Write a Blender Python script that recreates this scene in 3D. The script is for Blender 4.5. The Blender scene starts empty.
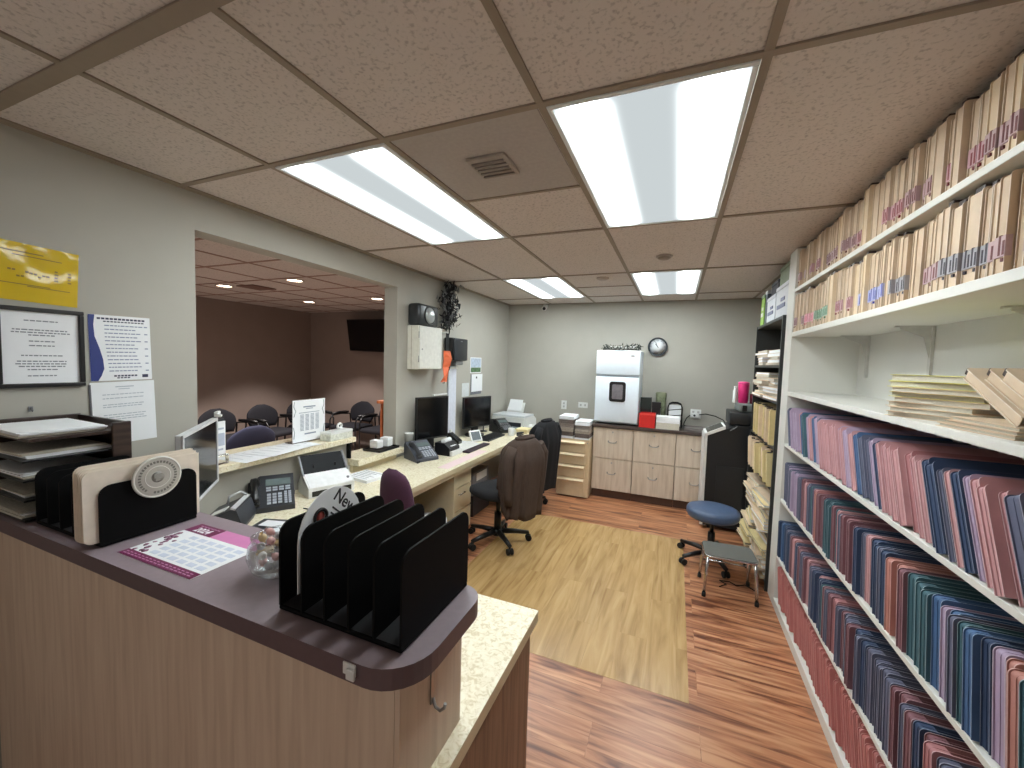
import bpy, bmesh, math, random
from mathutils import Matrix, Vector, Euler
SC = bpy.context.scene
COL = SC.collection
PI = math.pi
random.seed(11)

# ------------------------------------------------------------------ camera
CAM_F, CAM_YAW, CAM_PITCH, CAM_ROLL = 399.55, 0.38867, -0.0581249, 0.0298559
CAM_POS = Vector((1.042857, -1.224489, 1.638734))
cyw, syw, cpt, spt = math.cos(CAM_YAW), math.sin(CAM_YAW), math.cos(CAM_PITCH), math.sin(CAM_PITCH)
fw = Vector((-syw*cpt, cyw*cpt, spt)); r0 = Vector((cyw, syw, 0)); u0 = r0.cross(fw)
cr, sr = math.cos(CAM_ROLL), math.sin(CAM_ROLL)
rt = cr*r0 + sr*u0; up = -sr*r0 + cr*u0
cd = bpy.data.cameras.new('camera'); cam = bpy.data.objects.new('camera', cd); COL.objects.link(cam)
cd.sensor_fit = 'HORIZONTAL'; cd.sensor_width = 36; cd.lens = 36*CAM_F/1024; cd.clip_start = 0.02
m4 = Matrix((rt, up, -fw)).transposed().to_4x4(); m4.translation = CAM_POS
cam.matrix_world = m4
SC.camera = cam

# ------------------------------------------------------------------ world, exposure, light strengths
W = bpy.data.worlds.new('world'); SC.world = W; W.use_nodes = True
W.node_tree.nodes['Background'].inputs[0].default_value = (1, 0.95, 0.89, 1)
W.node_tree.nodes['Background'].inputs[1].default_value = 0.22
SC.view_settings.view_transform = 'Standard'
SC.view_settings.look = 'None'
SC.view_settings.exposure = 1.3
SC.view_settings.gamma = 1.0
SC.view_settings.use_curve_mapping = False
LAMP_TUBE, LAMP_MID = 15.0, 0.27      # radiance of a troffer lens under its tubes / between them
SPOT_W = 60.0                          # each recessed downlight of the waiting room

# ------------------------------------------------------------------ colour and material helpers
def lin(c):
    def f(v):
        v /= 255.0
        return v/12.92 if v <= 0.04045 else ((v+0.055)/1.055)**2.4
    return (f(c[0]), f(c[1]), f(c[2]), 1.0)

MATS = {}
def nodes(name):
    m = bpy.data.materials.new(name); m.use_nodes = True
    nt = m.node_tree; b = nt.nodes['Principled BSDF']
    return m, nt, b

def mat(name, rgb, rough=0.5, metal=0.0, var=0.06, scale=30.0, bump=0.0, spec=None, stretch=None):
    """plain surface with a little procedural variation"""
    if name in MATS: return MATS[name]
    m, nt, b = nodes(name)
    c = lin(rgb)
    tc = nt.nodes.new('ShaderNodeTexCoord')
    nz = nt.nodes.new('ShaderNodeTexNoise'); nz.inputs['Scale'].default_value = scale; nz.inputs['Detail'].default_value = 3
    if stretch:
        mp = nt.nodes.new('ShaderNodeMapping'); mp.inputs['Scale'].default_value = stretch
        nt.links.new(tc.outputs['Object'], mp.inputs['Vector']); nt.links.new(mp.outputs[0], nz.inputs['Vector'])
    else:
        nt.links.new(tc.outputs['Object'], nz.inputs['Vector'])
    rp = nt.nodes.new('ShaderNodeValToRGB')
    rp.color_ramp.elements[0].position = 0.3; rp.color_ramp.elements[1].position = 0.7
    rp.color_ramp.elements[0].color = (c[0]*(1-var), c[1]*(1-var), c[2]*(1-var), 1)
    rp.color_ramp.elements[1].color = (min(1, c[0]*(1+var)), min(1, c[1]*(1+var)), min(1, c[2]*(1+var)), 1)
    nt.links.new(nz.outputs['Fac'], rp.inputs[0]); nt.links.new(rp.outputs[0], b.inputs['Base Color'])
    b.inputs['Roughness'].default_value = rough; b.inputs['Metallic'].default_value = metal
    if spec is not None: b.inputs['Specular IOR Level'].default_value = spec
    if bump:
        bp = nt.nodes.new('ShaderNodeBump'); bp.inputs['Strength'].default_value = bump; bp.inputs['Distance'].default_value = 0.004
        nt.links.new(nz.outputs['Fac'], bp.inputs['Height']); nt.links.new(bp.outputs[0], b.inputs['Normal'])
    MATS[name] = m
    return m

def ramp_mat(name, stops, scale, stretch, rough=0.5, detail=6, distortion=0.0, coords='Object'):
    """noise pushed through a colour ramp (stone, laminate, wood)"""
    if name in MATS: return MATS[name]
    m, nt, b = nodes(name)
    tc = nt.nodes.new('ShaderNodeTexCoord'); mp = nt.nodes.new('ShaderNodeMapping'); mp.inputs['Scale'].default_value = stretch
    nz = nt.nodes.new('ShaderNodeTexNoise'); nz.inputs['Scale'].default_value = scale; nz.inputs['Detail'].default_value = detail
    nz.inputs['Distortion'].default_value = distortion
    rp = nt.nodes.new('ShaderNodeValToRGB'); el = rp.color_ramp.elements
    while len(el) < len(stops): el.new(0.5)
    for e, (p, c) in zip(el, stops): e.position = p; e.color = lin(c)
    nt.links.new(tc.outputs[coords], mp.inputs[0]); nt.links.new(mp.outputs[0], nz.inputs['Vector'])
    nt.links.new(nz.outputs['Fac'], rp.inputs[0]); nt.links.new(rp.outputs[0], b.inputs['Base Color'])
    b.inputs['Roughness'].default_value = rough
    MATS[name] = m
    return m

def plank_mat(name, c1, c2, cdark, length, width, rot, rough, streak=1.0, lo=0.36, hi=0.66, board=0.36):
    """wood planks: brick pattern for the boards, stretched noise for the grain"""
    m, nt, b = nodes(name)
    N = nt.nodes.new; L = nt.links.new
    tc = N('ShaderNodeTexCoord'); mp = N('ShaderNodeMapping'); mp.inputs['Rotation'].default_value = (0, 0, rot)
    L(tc.outputs['Object'], mp.inputs[0])
    br = N('ShaderNodeTexBrick'); br.inputs['Scale'].default_value = 1.0
    br.inputs['Brick Width'].default_value = length; br.inputs['Row Height'].default_value = width
    br.inputs['Mortar Size'].default_value = 0.0012; br.offset = 0.37
    br.inputs['Color1'].default_value = (0.25, 0.25, 0.25, 1); br.inputs['Color2'].default_value = (0.75, 0.75, 0.75, 1)
    br.inputs['Mortar'].default_value = (0, 0, 0, 1); br.inputs['Bias'].default_value = 0
    L(mp.outputs[0], br.inputs['Vector'])
    # shift the grain board by board
    sc = N('ShaderNodeVectorMath'); sc.operation = 'MULTIPLY'; sc.inputs[1].default_value = (1.3, 17.0*streak, 1)
    L(mp.outputs[0], sc.inputs[0])
    ad = N('ShaderNodeVectorMath'); ad.operation = 'MULTIPLY_ADD'; ad.inputs[1].default_value = (9, 9, 9)
    L(br.outputs['Color'], ad.inputs[0]); L(sc.outputs[0], ad.inputs[2])
    nz = N('ShaderNodeTexNoise'); nz.inputs['Scale'].default_value = 1.6; nz.inputs['Detail'].default_value = 7; nz.inputs['Distortion'].default_value = 0.9
    L(ad.outputs[0], nz.inputs['Vector'])
    rp = N('ShaderNodeValToRGB'); e = rp.color_ramp.elements; e.new(0.5)
    e[0].position = lo; e[0].color = lin(cdark); e[1].position = (lo+hi)/2; e[1].color = lin(c1); e[2].position = hi; e[2].color = lin(c2)
    L(nz.outputs['Fac'], rp.inputs[0])
    tint = N('ShaderNodeMix'); tint.data_type = 'RGBA'; tint.blend_type = 'MULTIPLY'; tint.inputs[0].default_value = board
    tr = N('ShaderNodeValToRGB'); tr.color_ramp.elements[0].position = 0.0; tr.color_ramp.elements[0].color = (0.45, 0.42, 0.4, 1)
    tr.color_ramp.elements[1].position = 0.75; tr.color_ramp.elements[1].color = (1, 1, 1, 1)
    L(br.outputs['Color'], tr.inputs[0]); L(rp.outputs[0], tint.inputs[6]); L(tr.outputs[0], tint.inputs[7])
    L(tint.outputs[2], b.inputs['Base Color'])
    b.inputs['Roughness'].default_value = rough
    return m

def tile_mat():
    m, nt, b = nodes('ceiling_tile')
    N = nt.nodes.new; L = nt.links.new
    tc = N('ShaderNodeTexCoord'); nz = N('ShaderNodeTexNoise'); nz.inputs['Scale'].default_value = 85; nz.inputs['Detail'].default_value = 5
    L(tc.outputs['Object'], nz.inputs['Vector'])
    rp = N('ShaderNodeValToRGB'); e = rp.color_ramp.elements
    e[0].position = 0.33; e[0].color = lin((178, 169, 162)); e[1].position = 0.47; e[1].color = lin((208, 198, 191))
    L(nz.outputs['Fac'], rp.inputs[0]); L(rp.outputs[0], b.inputs['Base Color']); b.inputs['Roughness'].default_value = 0.95
    bp = N('ShaderNodeBump'); bp.inputs['Strength'].default_value = 0.5; bp.inputs['Distance'].default_value = 0.003
    L(nz.outputs['Fac'], bp.inputs['Height']); L(bp.outputs[0], b.inputs['Normal'])
    return m

def lens_mat():
    """prismatic lens of a two-tube troffer: bright over each tube, dimmer between"""
    m = bpy.data.materials.new('troffer_lens'); m.use_nodes = True; nt = m.node_tree; nt.nodes.clear()
    N = nt.nodes.new; L = nt.links.new
    out = N('ShaderNodeOutputMaterial'); em = N('ShaderNodeEmission'); tc = N('ShaderNodeTexCoord'); sp = N('ShaderNodeSeparateXYZ')
    L(tc.outputs['Object'], sp.inputs[0])
    def mth(op, a, bv=None):
        n = N('ShaderNodeMath'); n.operation = op
        if isinstance(a, (int, float)): n.inputs[0].default_value = a
        else: L(a, n.inputs[0])
        if bv is not None:
            if isinstance(bv, (int, float)): n.inputs[1].default_value = bv
            else: L(bv, n.inputs[1])
        return n.outputs[0]
    ax = mth('ABSOLUTE', sp.outputs['X'])
    d = mth('DIVIDE', mth('SUBTRACT', ax, 0.184), 0.052)
    d2 = mth('POWER', mth('ABSOLUTE', d), 2.5)
    band = mth('POWER', 2.718, mth('MULTIPLY', d2, -1.0))
    ay = mth('ABSOLUTE', sp.outputs['Y'])
    endf = N('ShaderNodeMapRange'); endf.interpolation_type = 'SMOOTHSTEP'
    endf.inputs['From Min'].default_value = 0.60; endf.inputs['From Max'].default_value = 0.52
    endf.inputs['To Min'].default_value = 0.02; endf.inputs['To Max'].default_value = 1.0
    L(ay, endf.inputs['Value'])
    st = mth('ADD', mth('MULTIPLY', mth('MULTIPLY', band, endf.outputs[0]), LAMP_TUBE), LAMP_MID)
    em.inputs['Color'].default_value = (0.9, 0.98, 1.0, 1)
    L(st, em.inputs['Strength']); L(em.outputs[0], out.inputs[0])
    return m

def emit(name, rgb, s):
    if name in MATS: return MATS[name]
    m, nt, b = nodes(name)
    b.inputs['Base Color'].default_value = lin(rgb); b.inputs['Emission Color'].default_value = lin(rgb); b.inputs['Emission Strength'].default_value = s
    MATS[name] = m
    return m

def glass(name, rgb=(255, 255, 255), rough=0.02, ior=1.45, alpha=None):
    if name in MATS: return MATS[name]
    m, nt, b = nodes(name)
    b.inputs['Base Color'].default_value = lin(rgb); b.inputs['Transmission Weight'].default_value = 1.0
    b.inputs['Roughness'].default_value = rough; b.inputs['IOR'].default_value = ior
    MATS[name] = m
    return m

# ------------------------------------------------------------------ mesh helpers
class MB:
    def __init__(s): s.v = []; s.f = []; s.sm = []; s.mi = []; s.m = 0
    def add(s, verts, faces, smooth=False, T=None):
        o = len(s.v)
        for v in verts:
            v = Vector(v)
            s.v.append((T @ v) if T is not None else v)
        for f in faces:
            s.f.append([o+i for i in f]); s.sm.append(smooth); s.mi.append(s.m)
        return s
    def box(s, x0, x1, y0, y1, z0, z1, b=0.0, T=None, seg=2):
        if b <= 0:
            vs = [(x, y, z) for x in (x0, x1) for y in (y0, y1) for z in (z0, z1)]
            fs = [(0, 1, 3, 2), (4, 6, 7, 5), (0, 4, 5, 1), (2, 3, 7, 6), (0, 2, 6, 4), (1, 5, 7, 3)]
            return s.add(vs, fs, False, T)
        bm = bmesh.new(); bmesh.ops.create_cube(bm, size=1.0)
        for v in bm.verts: v.co = Vector(((x0+x1)/2+v.co.x*(x1-x0), (y0+y1)/2+v.co.y*(y1-y0), (z0+z1)/2+v.co.z*(z1-z0)))
        bmesh.ops.bevel(bm, geom=list(bm.edges), offset=min(b, abs(x1-x0)*.49, abs(y1-y0)*.49, abs(z1-z0)*.49), segments=seg, affect='EDGES', profile=0.5)
        bm.verts.index_update()
        s.add([v.co.copy() for v in bm.verts], [[v.index for v in f.verts] for f in bm.faces], seg > 1 and b > 0.008, T); bm.free()
        return s
    def prism(s, pts, a0, a1, axis='z', T=None, smooth=False):
        """polygon (2d) extruded along an axis; for x: pts=(y,z); y: (x,z); z: (x,y)"""
        n = len(pts)
        def mk(p, a): return {'x': (a, p[0], p[1]), 'y': (p[0], a, p[1]), 'z': (p[0], p[1], a)}[axis]
        vs = [mk(p, a0) for p in pts] + [mk(p, a1) for p in pts]
        s.add(vs, [list(range(n))[::-1], list(range(n, 2*n))], False, T)
        o = len(s.v)-2*n
        for i in range(n):
            j = (i+1) % n
            s.f.append([o+i, o+j, o+n+j, o+n+i]); s.sm.append(smooth); s.mi.append(s.m)
        return s
    def tube(s, pts, r, seg=8, caps=True, T=None, closed=False):
        P = [Vector(p) for p in pts]; n = len(P); rr = r if isinstance(r, (list, tuple)) else [r]*n
        rings = []; ref = None
        for i in range(n):
            if closed: t = P[(i+1) % n]-P[i-1]
            else: t = (P[min(i+1, n-1)]-P[max(i-1, 0)])
            t = t.normalized() if t.length > 1e-9 else Vector((0, 0, 1))
            if ref is None: ref = t.orthogonal().normalized()
            ref = (ref - t*ref.dot(t)); ref = ref.normalized() if ref.length > 1e-6 else t.orthogonal().normalized()
            bn = t.cross(ref)
            rings.append([P[i]+(ref*math.cos(2*PI*k/seg)+bn*math.sin(2*PI*k/seg))*rr[i] for k in range(seg)])
        vs = [v for R in rings for v in R]; fs = []
        for i in range(n if closed else n-1):
            for k in range(seg):
                a = i*seg+k; b_ = i*seg+(k+1) % seg; j = (i+1) % n
                fs.append((a, b_, j*seg+(k+1) % seg, j*seg+k))
        s.add(vs, fs, True, T)
        if caps and not closed:
            o = len(s.v)-n*seg
            s.f += [[o+k for k in range(seg)][::-1], [o+(n-1)*seg+k for k in range(seg)]]; s.sm += [False]*2; s.mi += [s.m]*2
        return s
    def lathe(s, prof, c=(0, 0, 0), seg=24, T=None, smooth=True):
        """profile of (radius, z); closed at r=0"""
        vs = []; fs = []; n = len(prof)
        for r, z in prof:
            for k in range(seg):
                a = 2*PI*k/seg; vs.append((c[0]+r*math.cos(a), c[1]+r*math.sin(a), c[2]+z))
        for i in range(n-1):
            for k in range(seg):
                k2 = (k+1) % seg; fs.append((i*seg+k, i*seg+k2, (i+1)*seg+k2, (i+1)*seg+k))
        s.add(vs, fs, smooth, T); o = len(s.v)-n*seg
        if prof[0][0] > 1e-6: s.f.append([o+k for k in range(seg)][::-1]); s.sm.append(False); s.mi.append(s.m)
        if prof[-1][0] > 1e-6: s.f.append([o+(n-1)*seg+k for k in range(seg)]); s.sm.append(False); s.mi.append(s.m)
        return s
    def cyl(s, p0, p1, r0, r1=None, seg=16, T=None):
        return s.tube([p0, p1], [r0, r0 if r1 is None else r1], seg, True, T)
    def grid(s, P, smooth=True, T=None, closed_u=False):
        """P[i][j] points"""
        n, k = len(P), len(P[0]); vs = [p for row in P for p in row]; fs = []
        for i in range(n-1):
            for j in range(k if closed_u else k-1):
                j2 = (j+1) % k
                fs.append((i*k+j, i*k+j2, (i+1)*k+j2, (i+1)*k+j))
        return s.add(vs, fs, smooth, T)
    def mesh(s, name, mats):
        me = bpy.data.meshes.new(name); me.from_pydata([tuple(v) for v in s.v], [], s.f)
        if not isinstance(mats, (list, tuple)): mats = [mats]
        for m in mats: me.materials.append(m)
        me.polygons.foreach_set('use_smooth', s.sm); me.polygons.foreach_set('material_index', s.mi)
        bm = bmesh.new(); bm.from_mesh(me); bmesh.ops.recalc_face_normals(bm, faces=bm.faces); bm.to_mesh(me); bm.free()
        me.update()
        return me

def put(name, me, parent=None, loc=None, rot=None):
    o = bpy.data.objects.new(name, me); COL.objects.link(o)
    if parent: o.parent = parent
    if loc is not None: o.location = loc
    if rot is not None: o.rotation_euler = rot
    return o
def part(name, mb, mats, parent, label=None, loc=None, rot=None):
    o = put(name, mb.mesh(name, mats), parent, loc, rot)
    if label: o['label'] = label
    return o
def tag(o, label, cat, group=None, kind=None):
    o['label'] = label; o['category'] = cat
    if group: o['group'] = group
    if kind: o['kind'] = kind
    return o
def thing(name, label, cat, loc=(0, 0, 0), rotz=0.0, group=None, rot=None):
    o = bpy.data.objects.new(name, None); COL.objects.link(o); o.empty_display_size = 0.05
    o.location = loc; o.rotation_euler = rot if rot is not None else (0, 0, rotz)
    return tag(o, label, cat, group)
def single(name, mb, mats, label, cat, loc=(0, 0, 0), rot=(0, 0, 0), group=None):
    return tag(put(name, mb.mesh(name, mats), None, loc, rot), label, cat, group)
def struct(name, mb, mats, label=None):
    o = put(name, mb.mesh(name, mats)); o['kind'] = 'structure'
    if label: o['label'] = label
    return o
def dup(src, loc=None, rot=None, label=None):
    r = src.copy(); COL.objects.link(r)
    if loc is not None: r.location = loc
    if rot is not None: r.rotation_euler = rot
    if label: r['label'] = label
    for ch in list(src.children):
        c = ch.copy(); COL.objects.link(c); c.parent = r
        for g in list(ch.children):
            d = g.copy(); COL.objects.link(d); d.parent = c
    return r
def text(name, body, size, parent, m, loc, rot=(0, 0, 0), align='CENTER', ext=0.0004, bold=0.0):
    """lettering as an ordinary mesh"""
    cu = bpy.data.curves.new(name, 'FONT'); cu.body = body; cu.size = size; cu.align_x = align; cu.align_y = 'CENTER'
    cu.extrude = ext; cu.offset = bold
    tmp = bpy.data.objects.new('tmp_text', cu); COL.objects.link(tmp)
    bpy.context.view_layer.update()
    me = bpy.data.meshes.new_from_object(tmp.evaluated_get(bpy.context.evaluated_depsgraph_get()))
    bpy.data.objects.remove(tmp); bpy.data.curves.remove(cu)
    me.name = name; me.materials.clear(); me.materials.append(m)
    return put(name, me, parent, loc, rot)
WALL_L = (PI/2, 0, PI/2)      # x -> +Y, y -> up, facing +X
WALL_B = (PI/2, 0, 0)         # x -> +X, y -> up, facing -Y
def rrect(x0, x1, y0, y1, r, seg=4, corners=(1, 1, 1, 1)):
    """rounded rectangle outline, corners bl br tr tl"""
    P = []
    for k, (cx, cy, a0, fx, fy) in enumerate(((x0+r, y0+r, PI, x0, y0), (x1-r, y0+r, 1.5*PI, x1, y0), (x1-r, y1-r, 0, x1, y1), (x0+r, y1-r, .5*PI, x0, y1))):
        if corners[k]:
            for i in range(seg+1):
                a = a0+i*PI/2/seg; P.append((cx+r*math.cos(a), cy+r*math.sin(a)))
        else: P.append((fx, fy))
    return P
ONES = ['', 'first', 'second', 'third', 'fourth', 'fifth', 'sixth', 'seventh', 'eighth', 'ninth', 'tenth', 'eleventh', 'twelfth', 'thirteenth', 'fourteenth', 'fifteenth', 'sixteenth', 'seventeenth', 'eighteenth', 'nineteenth']
TENS = {20: ('twentieth', 'twenty'), 30: ('thirtieth', 'thirty'), 40: ('fortieth', 'forty'), 50: ('fiftieth', 'fifty'), 60: ('sixtieth', 'sixty'), 70: ('seventieth', 'seventy'), 80: ('eightieth', 'eighty')}
def nth(n):
    if n < 20: return ONES[n]
    t = n//10*10
    return TENS[t][0] if n == t else TENS[t][1]+'-'+ONES[n-t]

# ------------------------------------------------------------------ shared materials
WALLP = mat('wall_paint', (173, 170, 160), 0.8, var=0.02, scale=6)
WALLD = mat('waiting_wall_paint', (148, 132, 124), 0.85, var=0.03, scale=4)
TILE = tile_mat()
TEE = mat('grid_tee', (142, 128, 112), 0.6, var=0.03)
WHITE = mat('white_melamine', (222, 221, 214), 0.45, var=0.02, scale=5)
WHITE_P = mat('white_plastic', (225, 226, 224), 0.35, var=0.02)
GREY_P = mat('grey_plastic', (120, 122, 126), 0.4, var=0.04)
BLACK_P = mat('black_plastic', (22, 22, 24), 0.32, var=0.1)
BLACK_M = mat('black_steel', (7, 7, 8), 0.7, var=0.1, spec=0.15)
CHROME = mat('chrome', (205, 205, 205), 0.18, 1.0, var=0.02)
STEEL = mat('brushed_steel', (170, 170, 168), 0.32, 1.0, var=0.05)
PAPER = mat('paper', (236, 238, 240), 0.8, var=0.02, scale=12)
PAPER_G = mat('paper_edges', (205, 200, 186), 0.9, var=0.16, scale=160, stretch=(1, 1, 12))
INK = mat('grey_ink', (126, 130, 138), 0.8, var=0.05)
INK_D = mat('dark_ink', (52, 52, 60), 0.8, var=0.05)
CREAM = ramp_mat('cream_laminate', [(0.38, (212, 198, 162)), (0.47, (230, 220, 192)), (0.60, (238, 230, 206))], 60, (1, 1, 1), 0.38, 6, 1.0)
CREAM_E = mat('cream_edge', (216, 202, 168), 0.4, var=0.03)
MAUVE = mat('mauve_laminate', (146, 132, 138), 0.42, var=0.04, scale=60)
MAUVE_E = mat('mauve_edge', (100, 82, 86), 0.4, var=0.04, scale=60)
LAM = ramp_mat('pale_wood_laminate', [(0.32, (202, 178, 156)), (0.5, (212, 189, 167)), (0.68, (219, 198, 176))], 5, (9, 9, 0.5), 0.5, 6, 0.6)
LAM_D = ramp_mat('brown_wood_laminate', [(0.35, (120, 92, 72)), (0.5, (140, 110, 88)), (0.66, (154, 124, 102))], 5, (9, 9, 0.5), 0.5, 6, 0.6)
CAB = ramp_mat('cabinet_front_laminate', [(0.35, (196, 180, 160)), (0.5, (208, 193, 174)), (0.66, (216, 203, 185))], 5, (6, 6, 0.6), 0.45, 6, 0.4)
TANM = mat('tan_metal', (214, 192, 156), 0.45, var=0.03)
FAB_K = mat('black_fabric', (26, 27, 31), 0.9, var=0.2, scale=300, bump=0.3)
FAB_N = mat('navy_fabric', (38, 40, 62), 0.9, var=0.15, scale=300, bump=0.3)
FAB_P = mat('purple_fabric', (76, 44, 66), 0.9, var=0.15, scale=300, bump=0.3)
SCREEN = mat('dark_screen', (14, 15, 17), 0.12, var=0.05)
RUBBER = mat('black_rubber', (18, 18, 18), 0.7, var=0.1)

# ------------------------------------------------------------------ the room
U = 0.61
XL, XR, YB, YF, H = -1.25, 2.115, 4.17, -3.0, 2.44
WX, WY0, WY1 = -5.5, -2.4, 4.45      # waiting room
WT = 0.14
PLANK = plank_mat('plank_floor', (182, 122, 86), (210, 156, 116), (112, 66, 44), 1.22, 0.18, 0.0, 0.33, 0.85, 0.34, 0.66)
MATW = plank_mat('pale_plank_sheet', (190, 154, 102), (206, 172, 122), (160, 124, 78), 1.22, 0.16, PI/2, 0.26, 0.8, 0.28, 0.74, 0.16)
CARPET = mat('waiting_carpet', (142, 126, 116), 0.95, var=0.2, scale=120)
struct('floor', MB().box(XL, XR, YF, YB, -0.05, 0), PLANK)
struct('floor_waiting', MB().box(WX, XL-WT, WY0, WY1, -0.05, 0), CARPET)
# ceiling tiles: one slab per bay between the troffers' openings is not needed: lights hang 4 mm below the tiles
TROFFERS = [(-1, 0), (1, 0), (-1, 4), (1, 4)]
cm = MB()
xs = [WX, -1*U, 0, 1*U, 2*U, XR+0.1]
for i in range(len(xs)-1):
    holes = [ty for tx, ty in TROFFERS if abs(tx*U-xs[i]) < 1e-6]
    y = -3.1
    for ty in holes:
        cm.box(xs[i], xs[i+1], y, ty*U, H+0.004, H+0.03); y = (ty+2)*U
    cm.box(xs[i], xs[i+1], y, 4.6, H+0.004, H+0.03)
struct('ceiling', cm, TILE)
tm = MB()
tw = 0.012
for k in range(-2, 4):                                     # runners along the room
    if XL < k*U < XR: tm.box(k*U-tw, k*U+tw, YF, YB, H-0.002, H+0.006)
rows = {-5: 'all', -3: 'all', -1: 'wide', 0: 'all', 2: 'all', 4: 'all', 6: 'all'}
for r, kind in rows.items():
    w = 0.022 if kind == 'wide' else tw
    tm.box(XL, XR, r*U-w, r*U+w, H-0.0025, H+0.006)
for (k, r) in ((0, 1), (0, 5)): tm.box(k*U, (k+1)*U, r*U-tw*.7, r*U+tw*.7, H-0.0015, H+0.006)
tm.box(XL, XL+0.022, YF, YB, H-0.003, H+0.005); tm.box(XL, XR, YB-0.022, YB, H-0.003, H+0.005)
struct('trim_1', tm, TEE, 'ceiling grid tees of the office')
wm_ = MB()
for k in range(-9, -2): wm_.box(k*U-tw-0.1, k*U+tw-0.1, WY0, WY1, H-0.001, H+0.006)
for r in range(-3, 8): wm_.box(WX, XL-WT, r*U-tw, r*U+tw, H-0.0015, H+0.006)
struct('trim_2', wm_, mat('waiting_tee', (150, 120, 106), 0.7), 'ceiling grid tees of the waiting room')
# left wall with the pass-through opening
OY0, OY1, OZ = 0.068, 1.665, 2.255
PW1, PW2 = 1.10, 0.80                      # the half wall steps down at y = 1.1
wl = MB()
wl.box(XL-WT, XL, YF, OY0, 0, H+0.004); wl.box(XL-WT, XL, OY1, WY1, 0, H+0.004); wl.box(XL-WT, XL, OY0, OY1, OZ, H+0.004)
wl.box(XL-WT, XL, OY0, PW1, 0, 0.985); wl.box(XL-WT, XL, PW1, OY1, 0, PW2)
struct('wall_left', wl, WALLP)
struct('wall_back', MB().box(XL-WT, XR+0.1, YB, YB+0.1, 0, H+0.004), WALLP)
struct('wall_right', MB().box(XR, XR+0.1, YF, YB, 0, H+0.004), WALLP)
# the hall behind the camera stays open to the soft ambient light of the world
ww = MB(); ww.box(WX-0.1, WX, WY0, WY1, 0, H+0.004)
struct('wall_waiting_left', ww, WALLD)
struct('wall_waiting_back', MB().box(WX-0.1, XL-WT, WY1, WY1+0.1, 0, H+0.004), WALLD)
struct('baseboard_back', MB().box(XL+0.001, XR, YB-0.013, YB-0.001, 0, 0.10, 0.003), mat('dark_base', (92, 66, 54), 0.6))

# chair mat / pale sheet on the floor
single('floor_mat', MB().box(-0.42, 1.18, 0.83, 2.80, 0.0004, 0.0016, 0.0005), MATW, 'pale wood-look vinyl mat lying on the reddish plank floor', 'floor mat')

# ------------------------------------------------------------------ ceiling fixtures
LENS = lens_mat()
FRAME_L = mat('troffer_frame', (214, 218, 218), 0.4, var=0.02)
tl = ['fluorescent ceiling troffer over the desk, nearer one on the left', 'largest fluorescent ceiling troffer, nearer one on the right',
      'fluorescent ceiling troffer far left by the security camera', 'fluorescent ceiling troffer far right above the fridge and clock']
src = None
for i, (tx, ty) in enumerate(TROFFERS):
    loc = ((tx+.5)*U, (ty+1)*U, H)
    if src is None:
        src = thing('ceiling_light', tl[0], 'ceiling light', loc, group='ceiling troffers')
        a, b_ = U/2-0.014, U-0.014
        fr = MB(); w = 0.016
        fr.box(-a, a, -b_, -b_+w, -0.006, 0.004, 0.002); fr.box(-a, a, b_-w, b_, -0.006, 0.004, 0.002)
        fr.box(-a, -a+w, -b_+w, b_-w, -0.006, 0.004, 0.002); fr.box(a-w, a, -b_+w, b_-w, -0.006, 0.004, 0.002)
        part('frame', fr, FRAME_L, src)
        part('diffuser', MB().box(-a+w, a-w, -b_+w, b_-w, -0.002, 0.002), LENS, src)
        part('housing', MB().box(-a, a, -b_, b_, 0.03, 0.09), FRAME_L, src)
    else: dup(src, loc, None, tl[i])
# square vent tile and small ceiling discs
v = thing('ceiling_vent', 'square grey air vent in the ceiling tile between the two large troffers', 'vent', (0.305, 0.305, H))
TVM = mat('vent_grey', (160, 150, 140), 0.6)
part('tile', MB().box(-.288, .288, -.288, .288, 0.0008, 0.0038), mat('vent_tile', (172, 164, 158), .9, var=.05, scale=60), v, 'greyer ceiling tile around the vent')
part('plate', MB().box(-.085, .085, -.085, .085, -0.012, 0.0004, 0.004), TVM, v)
sl = MB()
for k in range(5): sl.box(-.07, .07, -.06+k*.028, -.048+k*.028, -0.018, -0.011)
part('louvers', sl, mat('vent_dark', (134, 124, 116), 0.6), v)
d = thing('smoke_detector', 'round flat smoke detector on the ceiling in front of the far right troffer', 'smoke detector', (0.92, 1.97, H))
part('base', MB().lathe([(0, -0.006), (.055, -0.006), (.06, 0), (.06, 0.003)]), mat('detector_grey', (172, 160, 150), 0.6), d)
part('cap', MB().lathe([(0, -.022), (.03, -.022), (.045, -.014), (.047, -.0065)]), mat('detector_cap', (150, 138, 128), 0.6), d)
single('ceiling_sensor', MB().lathe([(0, -.018), (.035, -.018), (.055, -.008), (.06, 0.002)], seg=20), mat('detector_grey', (172, 160, 150), 0.6),
       'small round sensor on the ceiling between the two far troffers', 'sensor', (0.36, 2.62, H))
cmr = thing('security_camera', 'small white dome security camera at the top of the back wall', 'camera', (-0.687, 4.165, 2.40))
part('bracket', MB().box(-.03, .03, -.03, .003, 0.0, .035, .006), WHITE_P, cmr)
part('body', MB().cyl((0, -.012, 0.005), (0, -.075, -.028), .031, .034, 18), WHITE_P, cmr)
part('lens', MB().cyl((0, -.0755, -.0282), (0, -.09, -.037), .025, .020, 16), BLACK_P, cmr)
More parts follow.
